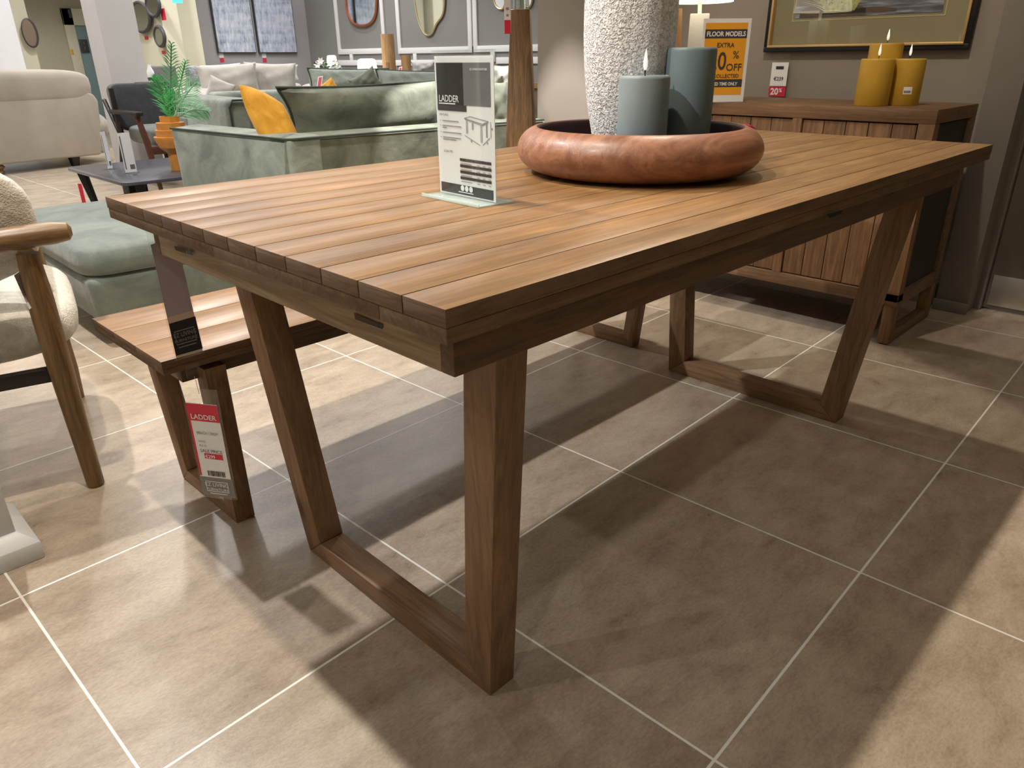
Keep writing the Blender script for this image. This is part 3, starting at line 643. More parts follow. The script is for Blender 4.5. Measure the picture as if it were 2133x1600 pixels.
#PART3
# ------------------------------------------------------------------ sign on the dining table
def acrylic_stand(name,label,bl,brr,h,cat='sign'):
    # bl, brr: bottom corners of the upright panel as seen from its front
    e=(brr-bl); w=e.length; e.normalize(); n=e.cross(V((0,0,1))); n.normalize()
    t=thing(name,label,cat,(bl+brr)/2)
    mb=MB()
    mb.obox(bl-n*.0040-e*.002,e*(w+.004),n*.0012,V((0,0,h+.008))).obox(bl+n*.0022-e*.002,e*(w+.004),n*.0012,V((0,0,h+.008))).obox(bl-n*.004+V((0,0,h+.007)),e*w,n*.0074,V((0,0,.0014)))
    mb.build('upright_panel',M['acryl'],t,.0004)
    MB().obox(bl-n*.038-e*.002+V((0,0,.0003)),e*(w+.004),n*.076,V((0,0,.0025))).obox(bl+n*.036-e*.002+V((0,0,.0026)),e*(w+.004),n*.002,V((0,0,.004))).build('foot_plate',M['foot'],t,.0006)
    ins=MB().obox(bl-n*.0010+e*.001+V((0,0,.004)),e*(w-.002),n*.0008,V((0,0,h-.004))).build('paper_insert',M['paper'],t)
    return t,e,n,w,ins
bl=PZ(917,404,ZT); br_=PZ(1034,428,ZT); bl.z=br_.z=ZT
hT=hz(bl,117)-ZT
stand_,e_,n_,wT,ts=acrylic_stand('sign_holder','clear acrylic LADDER product sign standing on the dining table beside the bowl',bl,br_,hT)
def onT(x,z,k=0): return bl+e_*(x*wT)+V((0,0,.004+z*(hT-.004)))+n_*(.0000+k*.00035)
def rT(name,x0,x1,z0,z1,mat,k=0): return MB().obox(onT(x0,z0,k),e_*wT*(x1-x0),n_*.0003,V((0,0,(hT-.004)*(z1-z0)))).build(name,mat,ts)
rT('header_grey',.46,.94,.665,.955,M['grey']); rT('header_black',.035,.50,.655,.955,M['inkd'],0); rT('header_foot',.035,.54,.622,.665,M['ink'],1)
U3=V((0,0,1))
def tT(s,x,z,sz,mat,bold=.0,al='LEFT',wd=1,k=2): text('lettering',s,sz*hT,onT(x,z,k),e_,U3,mat,ts,al,wd,bold)
tT('LADDER',.07,.685,.066,M['paper'],.008,wd=.98)
tT('EZ LIVING FURNITURE',.90,.905,.019,M['paper'],.01,'RIGHT')
tT('FEATURES',.07,.585,.022,M['ink'],0,wd=1.1)
tT('SCAN ME',.12,.318,.024,M['ink'],.0,wd=1.1)
mb=MB()
def dash(mb,x0,x1,z,t=.006,k=1): mb.obox(onT(x0,z,k),e_*wT*(x1-x0),n_*.0003,V((0,0,hT*t)))
for z,x1 in ((.545,.40),(.510,.44),(.496,.18),(.462,.44),(.425,.43),(.411,.34)): dash(mb,.11,x1,z)
for z in (.545,.510,.462,.425): dash(mb,.07,.08,z)
mb.build('small_print',M['lgrey'],ts)
mb=MB(); dash(mb,.07,.36,.668,.008,3); mb.build('small_print',M['paper'],ts); mb=MB(); dash(mb,.36,.62,.028,.006,2); mb.build('web_line',M['paper'],ts)
mb=MB()
for i in range(4):
    z=.265-.045*i-(.0 if i<1 else .0)
    for x0,x1 in ((.40,.66),(.665,.76),(.765,.85),(.855,.93)): mb.obox(onT(x0,z,1),e_*wT*(x1-x0),n_*.0003,V((0,0,hT*.020)))
mb.build('table_rows',M['ink'],ts)
mb=MB()
for i in range(4):
    z=.246-.045*i
    for x0,x1 in ((.41,.60),(.69,.74),(.79,.83),(.88,.92)): dash(mb,x0,x1,z,.004)
mb.build('small_print',M['lgrey'],ts)
rT('footer_bar',.035,.955,.012,.085,M['ink'])
mb=MB()
for i in range(3):
    c=onT(.43+.075*i,.062,2); mb.add([c+e_*(.0048*math.cos(a))+U3*(.0048*math.sin(a)) for a in [2*PI*q/20 for q in range(20)]],[tuple(range(20))])
mb.build('footer_dots',M['paper'],ts)
# line drawing of a table
mb=MB()
def ln(x0,z0,x1,z1,wd=.0006):
    a,b=onT(x0,z0,1),onT(x1,z1,1); d=(b-a).normalized(); s=d.cross(n_)*wd; mb.quad(a-s,b-s,b+s,a+s)
P8=dict(a=(.50,.575),b=(.60,.590),c=(.90,.565),d=(.80,.545))
ln(*P8['a'],*P8['b']);ln(*P8['b'],*P8['c']);ln(*P8['c'],*P8['d']);ln(*P8['d'],*P8['a'])
ln(.51,.568,.80,.535);ln(.80,.535,.89,.557);ln(.80,.545,.80,.535)
for x,z0,z1 in ((.53,.560,.470),(.55,.557,.470),(.63,.548,.50),(.645,.548,.50),(.77,.535,.415),(.79,.533,.415),(.86,.548,.455),(.875,.552,.455)): ln(x,z0,x,z1)
ln(.50,.455,.76,.395);ln(.80,.398,.92,.455);ln(.935,.565,.935,.455)
for x,z in ((.61,.41),(.875,.41),(.955,.51)): ln(x,z,x,z+.014,.0014)
mb.build('table_drawing',M['lgrey'],ts)
# ------------------------------------------------------------------ hang tags (bench and table)
def hang_tag(name,label,tl,tr,bl_,br,loc,cat='price tag',grp=None):
    t=thing(name,label,cat,loc,grp)
    e=(tr-tl); f=(bl_-tl); n=e.cross(-f).normalized()
    if n.dot(CAM-tl)<0:n=-n
    def P(x,y,k=0): 
        top=tl+(tr-tl)*x; bot=bl_+(br-bl_)*x; return top+(bot-top)*y+n*(k*.0004)
    def rect(nm_,x0,x1,y0,y1,mat,k=1,th=.0003,par=None):
        a=[P(x0,y1,k),P(x1,y1,k),P(x1,y0,k),P(x0,y0,k)]
        return MB().add(a+[p-n*th for p in a],[(0,1,2,3),(7,6,5,4),(0,4,5,1),(1,5,6,2),(2,6,7,3),(3,7,4,0)]).build(nm_,mat,par or t)
    return t,P,rect,n
tb_r=PN(450,812,V((0,bN.y-.008,0)),V((.32,1,0)).normalized()) # plane through the bench edge, turned to the camera
pn=V((.42,1,0)).normalized(); p0=V((.115,bN.y-.012,0))
tl_=PN(375,806,p0,pn); tr_=PZ(451,813,tl_.z); hh_=tl_.z-hz(tl_,1034); c4=[tl_,tr_,tl_-V((0,0,hh_)),tr_-V((0,0,hh_))]
t,P,rect,n_t=hang_tag('price_tag','red and white LADDER sale price tag hanging from the bench end',c4[0],c4[1],c4[2],c4[3],(c4[2]+c4[3])/2)
rect('plastic_sleeve',0,1,0,1,M['plastic'],0,.001)
cd_=rect('card',.06,.93,.13,.80,M['paper'],1)
rect('red_band',.06,.93,.135,.285,M['red'],2,par=cd_)
rect('red_edge',.06,.11,.28,.79,M['red'],2,par=cd_)
ft_=rect('footer_panel',.03,.97,.80,.98,M['footer'],1)
rect('price_strip',.30,.82,.575,.625,M['red'],2,par=cd_)
TP=cd_
def tP(s,x,y,sz,mat,bold=0,wd=1,al='LEFT',k=4):
    o=P(x,y,k); ex_=P(x+.1,y,k)-o; ey_=P(x,y-.1,k)-o
    L_=(P(0,1)-P(0,0)).length
    text('lettering',s,sz*L_,o,ex_,(ey_-ex_.normalized()*ey_.dot(ex_.normalized())),mat,TP,al,wd,bold)
tP('LADDER',.14,.265,.060,M['paper'],.012)
tP('BENCH 178CM',.22,.40,.034,M['grey'],0,.85)
tP('WAS',.22,.475,.030,M['grey'],0); tP('€319',.22,.515,.030,M['grey'],0)
tP('SALE PRICE',.22,.565,.042,M['ink'],.0,.95)
tP('€299',.33,.615,.042,M['paper'],.015)
mbx=MB(); xx=.30
while xx<.78:
    w=R.choice((.012,.02,.03)); a=[P(xx,.785,4),P(xx+w,.785,4),P(xx+w,.735,4),P(xx,.735,4)]; mbx.add(a,[(0,1,2,3)]); xx+=w+R.choice((.012,.02))
mbx.build('barcode',M['ink'],cd_); TP=ft_
tP('EZ LIVING',.5,.882,.050,M['paper'],0,.95,'CENTER'); tP('FURNITURE',.5,.922,.034,M['paper'],0,1.15,'CENTER')
def outline(P,x0,x1,y0,y1,k=4,w=.006):
    mb=MB()
    for a,b,c,d in ((x0,x1,y0,y0+w),(x0,x1,y1-w,y1),(x0,x0+w*2.2,y0,y1),(x1-w*2.2,x1,y0,y1)): mb.add([P(a,d,k),P(b,d,k),P(b,c,k),P(a,c,k)],[(0,1,2,3)])
    return mb
outline(P,.18,.82,.835,.935).build('logo_frame',M['paper'],ft_)
rect('web_line',.25,.75,.950,.957,M['paper'],3,par=ft_)
hb=P(.5,.04,1)
chn=MB(); top=V((hb.x,hb.y,ZB-.075))
top=hb+V((-.002,0,.036))
for i in range(12):
    c=hb+(top-hb)*(i/11); chn.lathe([(0,-.0013),(.0013,0),(0,.0013)],c,6,cap=False)
chn.build('bead_chain',M['steel'],t)
MB().cbox(top+V((0,.004,.012)),V((.026,0,0)),V((0,.004,0)),V((0,0,.026))).build('tag_clip',M['plastic'],t,.001)
# tag hanging from the table's far corner
p0=V((.09,.90,0)); pn=V((.05,1,0)).normalized()
c4=[PN(u,v,p0,pn) for u,v in ((304,482),(362,462),(365,751),(426,734))]
t,P,rect,n_t=hang_tag('table_tag','long clear tag with mauve card and black EZ LIVING panel hanging under the table corner',c4[0],c4[1],c4[2],c4[3],(c4[2]+c4[3])/2)
rect('plastic_sleeve',0,1,0,1,M['plastic'],0,.001)
rect('card_front',.05,.95,.10,.655,M['mauve'],1)
rect('white_bar',.05,.95,.655,.985,plain('warm_card',(214,190,170),.5),1,.0002)
TP=rect('footer_panel',.06,.97,.705,.965,M['inkd'],2)
tP('EZ LIVING',.5,.825,.048,M['lgrey'],0,.8,'CENTER'); tP('FURNITURE',.5,.865,.032,M['lgrey'],0,1.05,'CENTER')
outline(P,.16,.84,.775,.885).build('logo_frame',M['lgrey'],t); rect('web_line',.2,.8,.905,.911,M['lgrey'],3)
# ------------------------------------------------------------------ armchair at the left
F=V((.973,-.233,0)); S=V((.233,.973,0)); AO=V((-.03,1.38,0))
def A(f,s,z): return AO+F*f+S*s+V((0,0,z))
ac=thing('armchair','boucle armchair with round oak frame seen from behind, left of the bench','armchair',A(-.3,.3,0))
for f in (0,-.62):
    g=1 if f==0 else -1
    MB().tube([A(f,0,.0),A(f,0,.004),A(f-.002*g,0,.10),A(f-.006*g,.0,.34),A(f-.008*g,.0,.50),A(f-.008*g,.0,.60)],[.017,.0205,.0215,.027,.028,.022],20).build('leg',M['oak'],ac)
    MB().tube([A(f,.627,0),A(f,.627,.10),A(f-.01*g,.62,.35),A(f-.015*g,.615,.585)],[.016,.020,.024,.020],20).build('leg',M['oak'],ac)
    MB().tube([A(f-.012*g,.06,.585),A(f-.01*g,.3,.583),A(f-.012*g,.60,.578),A(f-.012*g,.66,.575)],[.018,.022,.022,.014],16).build('armrest',M['oakx'],ac)
    MB().obox(A(f-.012,.02,.30),F*.024,S*.60,V((0,0,.045))).build('side_rail',M['oak'],ac,.004)
pts=[A(.088,.005,.637),A(.080,.005,.637),A(.05,.004,.637),A(-.1,-.012,.633),A(-.31,-.03,.630),A(-.52,-.012,.633),A(-.67,.004,.637),A(-.70,.005,.637),A(-.708,.005,.637)]
MB().tube(pts,[.010,.023,.029,.031,.031,.031,.029,.023,.010],20,sq=(1.1,.85)).build('top_rail',M['oakx'],ac)
MB().obox(A(-.60,.60,.285),F*.58,S*.025,V((0,0,.05))).build('front_rail',M['oak'],ac,.004)
MB().obox(A(-.60,-.0,.292),F*.58,S*.025,V((0,0,.035))).build('back_rail',M['blackw'],ac,.004)
def superbox(mb,c,ex_,ey_,ez_,n=14,p=4.5,pz=3.0):
    # rounded, slightly crowned block
    vs=[];fs=[];m_=n*4
    for j in range(n+1):
        ph=-PI/2+PI*j/n
        cz=math.copysign(abs(math.sin(ph))**(2/pz),math.sin(ph)); cr=abs(math.cos(ph))**(2/pz)
        for i in range(m_):
            th=2*PI*i/m_
            x=math.copysign(abs(math.cos(th))**(2/p),math.cos(th))*cr; y=math.copysign(abs(math.sin(th))**(2/p),math.sin(th))*cr
            vs.append(V(c)+V(ex_)*x/2+V(ey_)*y/2+V(ez_)*cz/2)
    for j in range(n):
        for i in range(m_):
            k=(i+1)%m_; fs.append((j*m_+i,j*m_+k,(j+1)*m_+k,(j+1)*m_+i))
    return mb.add(vs,fs,.5,True)
superbox(MB(),A(-.275,.36,.392),F*.67,S*.66,V((0,0,.175)),18,5,2.6).build('seat_cushion',M['boucle'],ac)
superbox(MB(),A(-.315,.105,.655),F*.68,S*.115,V((0,0,.30))-S*.03,20,5,3.0).build('back_cushion',M['boucle'],ac)
# card lying on the armchair seat
c4=[PD(u,v,d) for u,v,d in ((24,572,1.93),(75,536,2.00),(58,650,1.90),(117,606,1.97))]
t,P,rect,n_t=hang_tag('seat_tag','clear tag with mauve card leaning on the armchair seat behind its leg',c4[0],c4[1],c4[2],c4[3],(c4[2]+c4[3])/2)
rect('plastic_sleeve',0,1,0,1,M['plastic'],0,.001); rect('card_front',.06,.94,.05,.80,M['mauve'],1); rect('white_bar',.06,.94,.80,.97,M['paper'],1,.0002)
# ------------------------------------------------------------------ white plinth bottom left
k0=PZ(95,1160,0)
pl=thing('display_plinth','white display plinth with skirting at the left edge, in front of the armchair','plinth',(k0.x-.25,k0.y+.09,0))
MB().box((k0.x-.62,k0.y+.035,0),(k0.x-.032,k0.y+.185,.45)).build('plinth_body',plain('marbled_white',(214,214,216),.35,noise=.06,scale=4),pl,.002)
sk=MB(); 
sk.box((k0.x-.64,k0.y,0),(k0.x,k0.y+.22,.040)); sk.hexa([(k0.x-.64,k0.y,.040),(k0.x,k0.y,.040),(k0.x,k0.y+.22,.040),(k0.x-.64,k0.y+.22,.040),(k0.x-.64,k0.y+.03,.066),(k0.x-.03,k0.y+.03,.066),(k0.x-.03,k0.y+.19,.066),(k0.x-.64,k0.y+.19,.066)])
sk.build('skirting_board',M['skirt'],pl,.002)
# ------------------------------------------------------------------ ottoman
oc=PZ(164,517,.39); ox0,oy0=oc.x,oc.y; ox1,oy1=1.22,3.40
e_o=V((1,-.02,0)); f_o=V((.02,1,0))
def O(x,y,z): return V((ox0,oy0,0))+e_o*x+f_o*y+V((0,0,z))
lx_=ox1-ox0; ly_=oy1-oy0
ot=thing('ottoman','square grey-green velvet ottoman behind the bench','ottoman',O(lx_/2,ly_/2,0))
def soft(mb,Q_,x0,x1,y0,y1,z0,z1,n=10,bul=.012):
    a=Q_(x0,y0,z0);ex_=Q_(x1,y0,z0)-a;ey_=Q_(x0,y1,z0)-a; c=a+ex_/2+ey_/2+V((0,0,(z1-z0)/2))
    return superbox(mb,c,ex_,ey_,V((0,0,z1-z0)),20,14,5.0)
soft(MB(),O,-.01,lx_+.01,-.01,ly_+.01,.255,.398).build('top_cushion',M['ottom'],ot)
MB().hexa([O(.02,.02,.085),O(lx_-.02,.02,.085),O(lx_-.02,ly_-.02,.085),O(.02,ly_-.02,.085),O(0,0,.275),O(lx_,0,.275),O(lx_,ly_,.275),O(0,ly_,.275)]).build('ottoman_base',M['ottom'],ot,.03,4)
for x in (.08,lx_-.08):
    for y in (.08,ly_-.08): MB().tube([O(x,y,.09),O(x,y,0)],[.025,.018],12).build('foot',M['blackw'],ot)
# ------------------------------------------------------------------ green sofa (near)
SC=PZ(600,292,.65); SC=V((SC.x,SC.y,0)); s1=V((1,-.085,0)).normalized(); s2=V((-.087,1,0)).normalized()
def G(x,y,z): return SC+s1*x+s2*y+V((0,0,z))
gs=thing('corner_sofa','green velvet sofa seen from behind, beyond the dining table','sofa',G(.9,.5,0))
MB().hexa([G(.01,.01,.09),G(1.60,.01,.09),G(1.60,.17,.09),G(.01,.17,.09),G(0,0,.655),G(1.61,0,.655),G(1.61,.17,.665),G(0,.17,.665)]).build('sofa_back',M['velvetd'],gs,.022,4)  # darker velvet than the arm: shade of the back put into the colour
MB().hexa([G(.01,.0,.09),G(.17,.0,.09),G(.17,1.08,.09),G(.01,1.08,.09),G(0,-.002,.657),G(.17,-.002,.665),G(.17,1.09,.668),G(0,1.09,.655)]).build('sofa_arm',M['velvet'],gs,.022,4)
MB().hexa(hx(lambda x,y,z:G(x,y,z),.17,1.60,.17,1.06,.12,.42)).build('seat_cushion',M['velvet'],gs,.04,4)
MB().tube([G(.0,1.085,.652),G(-.003,.5,.652),G(-.003,.02,.652),G(.02,-.004,.652),G(1.2,-.004,.652),G(1.59,-.004,.652)],.0055,8).build('piping',M['pipe'],gs)
for x in (.08,1.52):
    for y in (.08,1.0): MB().tube([G(x,y,.1),G(x,y,0)],[.026,.018],12).build('foot',M['blackw'],gs)
def cushion(name,label,c,ex_,ey_,w,h,t,mat,cat='cushion',group=None,pinch=.08,pipe=None,par=None,sag=0,pw=.42):
    mb=MB().pillow(c,ex_,ey_,w,h,t,pinch=pinch,sag=sag,pw=pw)
    if par is not None: o=mb.build(name,mat,par)
    else: o=tag(mb.build(name,mat,None,origin=V(c)),label,cat,group)
    if pipe: MB().tube(mb.border,.0075,6,closed=True).build('piping',pipe,o)
    return o
# long back cushion
b1=PD(592,168,3.72); 
cc=G(.90,.40,.0); ztop=hz(G(.9,.34,0),163)
cushion('back_cushion','long green velvet back cushion with dark piping on the near green sofa',G(.90,.41,.675),(s1+V((0,0,.035))),(V((0,0,1))-s2*.18),1.40,.43,.26,M['velvetd'],pipe=M['pipe'],pinch=.13,pw=.36)
yc_=PD(566,252,3.95)
cushion('scatter_cushion','mustard yellow velvet cushion leaning in the corner of the near green sofa',yc_,(rt*.93+fw*.3-V((0,0,.33))),(V((0,0,.95))-rt*.28+fw*.1),.21,.25,.12,M['yell'],pinch=-.16,pw=.5)
# ------------------------------------------------------------------ far green sofa facing the camera
def at(u,v,d): return PD(u,v,d)
q0=at(474,240,6.0); q0=V((q0.x,q0.y,0)); q1=at(905,240,7.0)
g1=V((1,-.09,0)).normalized(); g2=V((.09,1,0)).normalized()
def G2(x,y,z): return q0+g1*x+g2*y+V((0,0,z))
g2s=thing('sofa','far green velvet sofa facing the near one, with its arm toward the room','sofa',G2(1.1,.5,0))
za=hz(G2(.1,.1,0),204)
MB().hexa(hx(G2,0,.20,0,.95,.10,za)).build('sofa_arm',M['velvet'],g2s,.05,5)
MB().hexa(hx(G2,1.9,2.1,0,.95,.10,za)).build('sofa_arm',M['velvet'],g2s,.05,5)
MB().hexa(hx(G2,.20,1.9,.75,.95,.10,za+.02)).build('sofa_back',M['velvet'],g2s,.04,4)
MB().hexa(hx(G2,.20,1.9,.02,.78,.12,.44)).build('seat_cushion',M['velvet'],g2s,.04,4)
MB().tube([G2(.03,-.004,.12),G2(.02,-.004,za-.06),G2(.05,-.004,za-.012),G2(.15,-.004,za-.012),G2(.19,-.004,za-.06),G2(.19,-.004,.12)],.008,8).build('piping',M['pipe'],g2s)
MB().tube([G2(.04,.0,.1),G2(.04,0,0)],.02,10).build('foot',M['black'],g2s)
def facecush(label,u,v,d,wpx,hpx,t,mat,group=None,yaw=0,roll=0,pipe=None,name='back_cushion',pinch=.08,par=None,lean=.15,pw=.42):
    c=PD(u,v,d); n=(CAM-c); n.z=0; n.normalize(); n=Matrix.Rotation(math.radians(yaw),3,'Z')@n; e=V((-n.y,n.x,0))
    if e.dot(rt)<0:e=-e
    upv=(V((0,0,1))-n*lean).normalized(); r_=Matrix.Rotation(math.radians(roll),3,n); k=(c-CAM).dot(fw)/FPX
    return cushion(name,label,c,r_@e,r_@upv,wpx*k,hpx*k,t,mat,group=group,pipe=pipe,pinch=pinch,par=par,pw=pw)
facecush('wide pale green back cushion on the far green sofa, left end',728,178,6.9,165,66,.18,M['velvet'],roll=-1,pipe=M['pipe'])
facecush('wide pale green back cushion on the far green sofa, right part',872,182,6.6,175,66,.18,M['velvet'],roll=-2,pipe=M['pipe'])
facecush('dark green scatter cushion leaning between the back cushions of the far sofa',762,172,6.5,60,42,.12,M['velvetd'],roll=28,name='scatter_cushion',pinch=.12)
facecush('small mustard cushion on the far green sofa, only its tip visible',686,184,6.3,34,30,.08,M['yell'],roll=32,name='scatter_cushion')
# ------------------------------------------------------------------ light grey sofa by the paintings
r0=at(384,200,7.6); r0=V((r0.x,r0.y,0)); 
def G3(x,y,z): return r0+V((1,0,0))*x+V((0,1,0))*y+V((0,0,z))
g3=thing('sofa','light grey fabric sofa with loose back cushions below the paintings','sofa',G3(.9,.5,0))
za=hz(G3(.15,0,0),186); zb3=hz(G3(.15,0,0),268)
aw=PD(476,200,7.6).x-r0.x+.12
superbox(MB(),G3(aw/2,.45,(za+.08)/2),V((aw,0,0)),V((0,.95,0)),V((0,0,za-.08)),16,8,5).build('sofa_arm',M['lounge'],g3)
MB().hexa(hx(G3,aw,1.65,.05,.95,.12,.42)).build('seat_cushion',M['lounge'],g3,.05,4)
MB().hexa(hx(G3,aw*.6,1.65,.75,.98,.12,za)).build('sofa_back',M['lounge'],g3,.05,4)
superbox(MB(),G3(1.65+.12,.45,(za+.08)/2),V((.28,0,0)),V((0,.95,0)),V((0,0,za-.08)),16,8,5).build('sofa_arm',M['lounge'],g3)
for x in (.06,aw-.05,1.77): MB().box(G3(x-.03,.06,0),G3(x+.03,.12,.1)).build('foot',M['black'],g3)
facecush('light grey loose back cushion at the left of the grey sofa',478,172,8.05,120,72,.2,M['lounge'],roll=3)
facecush('light grey loose back cushion at the right of the grey sofa',566,172,8.2,104,78,.2,M['lounge'],roll=-2)
facecush('small light grey cushion leaning over the arm of the grey sofa',458,192,7.7,52,52,.12,M['lounge'],roll=-25,name='scatter_cushion')
facecush('white cushion behind the left back cushion of the grey sofa',462,150,8.35,80,30,.1,M['loungew'],roll=3,name='scatter_cushion')
facecush('pale blue-white cushion behind the right back cushion of the grey sofa',575,149,8.45,90,30,.1,M['loungew'],roll=-3,name='scatter_cushion')
facecush('grey patterned cushion on the left shoulder of the grey sofa',401,158,8.6,28,42,.1,plain('patterned_grey',(140,144,146),.9,noise=.5,scale=60),name='scatter_cushion')
# ------------------------------------------------------------------ cream sofa seen from behind
d0=PZ(5,366,0); fs_=PZ(170,346,0)
cs1=(fs_-d0); cs1.z=0; cs1.normalize(); cs2=V((-cs1.y,cs1.x,0))
def G4(x,y,z): return V((d0.x,d0.y,0))+cs1*x+cs2*y+V((0,0,z))
def xat(u,v=240):  # distance along the back where column u crosses
    p=PN(u,v,G4(0,0,0),cs2); return (p-G4(0,0,0)).dot(cs1)
def zat(u,v): return PN(u,v,G4(0,0,0),cs2).z
cs=thing('sofa','cream sofa seen from behind at the far left','sofa',G4(0,.5,0))
prof=[(xat(-180),zat(0,343)),(xat(212,322),zat(212,322)),(xat(210,250),zat(210,250)),(xat(205,210),zat(205,210)),(xat(195,196),zat(195,196)),(xat(172,188),zat(172,188)),(xat(100,187),zat(100,187)),(xat(-180),zat(0,190))]
mb=MB(); n=len(prof); mb.add([G4(x,0,z) for x,z in prof]+[G4(x,.22,z) for x,z in prof],[tuple(range(n)),tuple(range(2*n-1,n-1,-1))]+[(i,(i+1)%n,n+(i+1)%n,n+i) for i in range(n)]); mb.build('sofa_back',M['cream'],cs,.02,3)
xa,xb=xat(-180),xat(202,200)
za=zat(100,189); ztp=zat(100,146)
superbox(MB(),G4((xa+xb)/2-.02,.14,(za+ztp)/2-.06),cs1*(xb-xa),cs2*.30,V((0,0,ztp-za+.14)),16,9,4).build('top_cushion',M['cream'],cs)
xc=xat(243,230)
superbox(MB(),G4(xc-.26,.55,zat(235,262)),cs1*.5,cs2*1.1,V((0,0,.34)),16,3,2.6).build('sofa_arm',M['cream'],cs)
MB().hexa(hx(G4,xc-.42,xc-.10,.1,1.05,zat(220,325)+.02,zat(235,262))).build('arm_panel',M['cream'],cs,.03,3)
MB().hexa(hx(G4,xa,xc-.3,.1,1.0,zat(0,340),zat(0,340)+.25)).build('seat_base',M['cream'],cs,.02)
MB().lathe([(0,0),(.05,0),(.075,.02),(.06,.045),(.085,.07),(.06,.10),(.05,.14),(0,.14)],G4(0,.10,0),20,cap=False).build('foot',M['oak'],cs)
MB().lathe([(0,0),(.04,0),(.05,.06),(.09,.16),(0,.16)],G4(xat(166,335),.10,0),16,cap=False).build('foot',M['blackw'],cs)
bx_=PZ(215,346,0)
# ------------------------------------------------------------------ coffee table
ZC=.38
ca=PZ(152,353,ZC); cbp=PZ(285,379,ZC); 
ce=V((1,0,0)); cf=V((0,1,0)); 
xL=ca.x; yN_=cbp.y; yF=PZ(330,330,ZC).y
ct=thing('coffee_table','low dark glass-topped coffee table between the sofas','table',(xL+.6,(yN_+yF)/2,0))
n=6; cor=[]
for cx_,cy_,a0 in ((xL+.95,yN_+.06,-90),(xL+.95,yF-.06,0),(xL+.06,yF-.06,90),(xL+.06,yN_+.06,180)):
    for i in range(n+1): a=math.radians(a0+90*i/n); cor.append((cx_+.06*math.cos(a),cy_+.06*math.sin(a)))
m_=len(cor)
MB().add([(x,y,ZC-.018) for x,y in cor]+[(x,y,ZC) for x,y in cor],[tuple(range(m_))[::-1],tuple(range(m_,2*m_))]+[(i,(i+1)%m_,m_+(i+1)%m_,m_+i) for i in range(m_)]).build('table_top',M['tblk'],ct,.003)
for x,y,dx in ((xL+.06,yF-.10,.05),(xL+.12,yN_+.10,.0),(xL+.92,yN_+.12,0),(xL+.92,yF-.12,0)):
    MB().tube([(x,y,ZC-.018),(x+dx,y-dx,0)],[.032,.015],4).build('leg',M['black'],ct,.002)
px_=PZ(283,392,ZC-.10)
MB().box((px_.x-.05,px_.y-.03,0),(px_.x+.06,px_.y+.08,ZC-.018)).build('pedestal',M['black'],ct,.003)
MB().box((px_.x-.10,px_.y-.08,.32),(px_.x+.13,px_.y+.13,.335)).box((px_.x-.11,px_.y-.09,.22),(px_.x+.14,px_.y+.14,.235)).build('glass_shelf',M['glassg'],ct,.002)
# tag on its leg
rg=PD(171,405,PZ(165,425,0).to_2d().length and (V((PZ(152,353,ZC).x,yF-.12,0))-flat(CAM)).length-.06)
tag(MB().cbox(rg,rt*.024,fw*.002,V((0,0,.13))).build('price_tag',M['red'],None,origin=rg),'small red price tag on the left leg of the coffee table','price tag')
def small_sign(label,u,vb,vt,wpx,yaw,zz):
    b0=PZ(u,vb,zz); h=hz(b0,vt)-zz; n=(CAM-b0); n.z=0; n.normalize(); n=Matrix.Rotation(math.radians(yaw),3,'Z')@n; e=V((-n.y,n.x,0)); 
    if e.dot(rt)<0:e=-e
    k=(b0-CAM).dot(fw)/FPX; w=wpx*k/max(.2,abs(math.cos(math.radians(yaw))))
    t=thing('sign_holder',label,'sign',b0)
    MB().obox(b0-e*w/2-n*.003,e*w,n*.002,V((0,0,h+.006))).obox(b0-e*w/2-n*.04,e*w,n*.08,V((0,0,.003))).build('acrylic_stand',M['acryl'],t)
    MB().obox(b0-e*w/2+V((0,0,.004)),e*w,n*.001,V((0,0,h))).build('paper_insert',M['paper'],t)
    MB().obox(b0-e*w*.42+V((0,0,.004+h*.9))-V((0,0,h*.82)),e*w*.10,n*.0014,V((0,0,h*.84))).obox(b0+e*w*.0+V((0,0,.02)),e*w*.4,n*.0014,V((0,0,h*.12))).build('print',M['grey'],t)
small_sign('slim white sign holder at the back of the coffee table',230,352,276,9,52,ZC)
small_sign('white price sign holder standing nearer on the coffee table',274,360,278,22,30,ZC)
# ------------------------------------------------------------------ dark armchair
dq=PD(306,250,7.5); dg_=V((dq.x,dq.y,0)); dn_=(CAM-dg_); dn_.z=0; dn_.normalize(); dn_=Matrix.Rotation(math.radians(20),3,'Z')@dn_; de=V((-dn_.y,dn_.x,0)); 
if de.dot(rt)<0: de=-de
def D4(x,y,z): return dg_+de*x+dn_*y+V((0,0,z))
k7=(dq-CAM).dot(fw)/FPX
da=thing('armchair','charcoal armchair with dark wooden arms behind the coffee table','armchair',dg_)
zs_=hz(D4(0,.2,0),262); zt4=hz(D4(0,-.15,0),186)
w4=112*k7
superbox(MB(),D4(.02,-.14,(zs_+zt4)/2),de*w4*.98,(dn_*.14),V((0,0,1))*(zt4-zs_+.1)-dn_*.12,16,9,6).build('back_cushion',M['charf'],da)
superbox(MB(),D4(.04,.22,zs_-.07),de*w4*.86,dn_*.62,V((0,0,.16)),16,9,4).build('seat_cushion',M['greyf'],da)
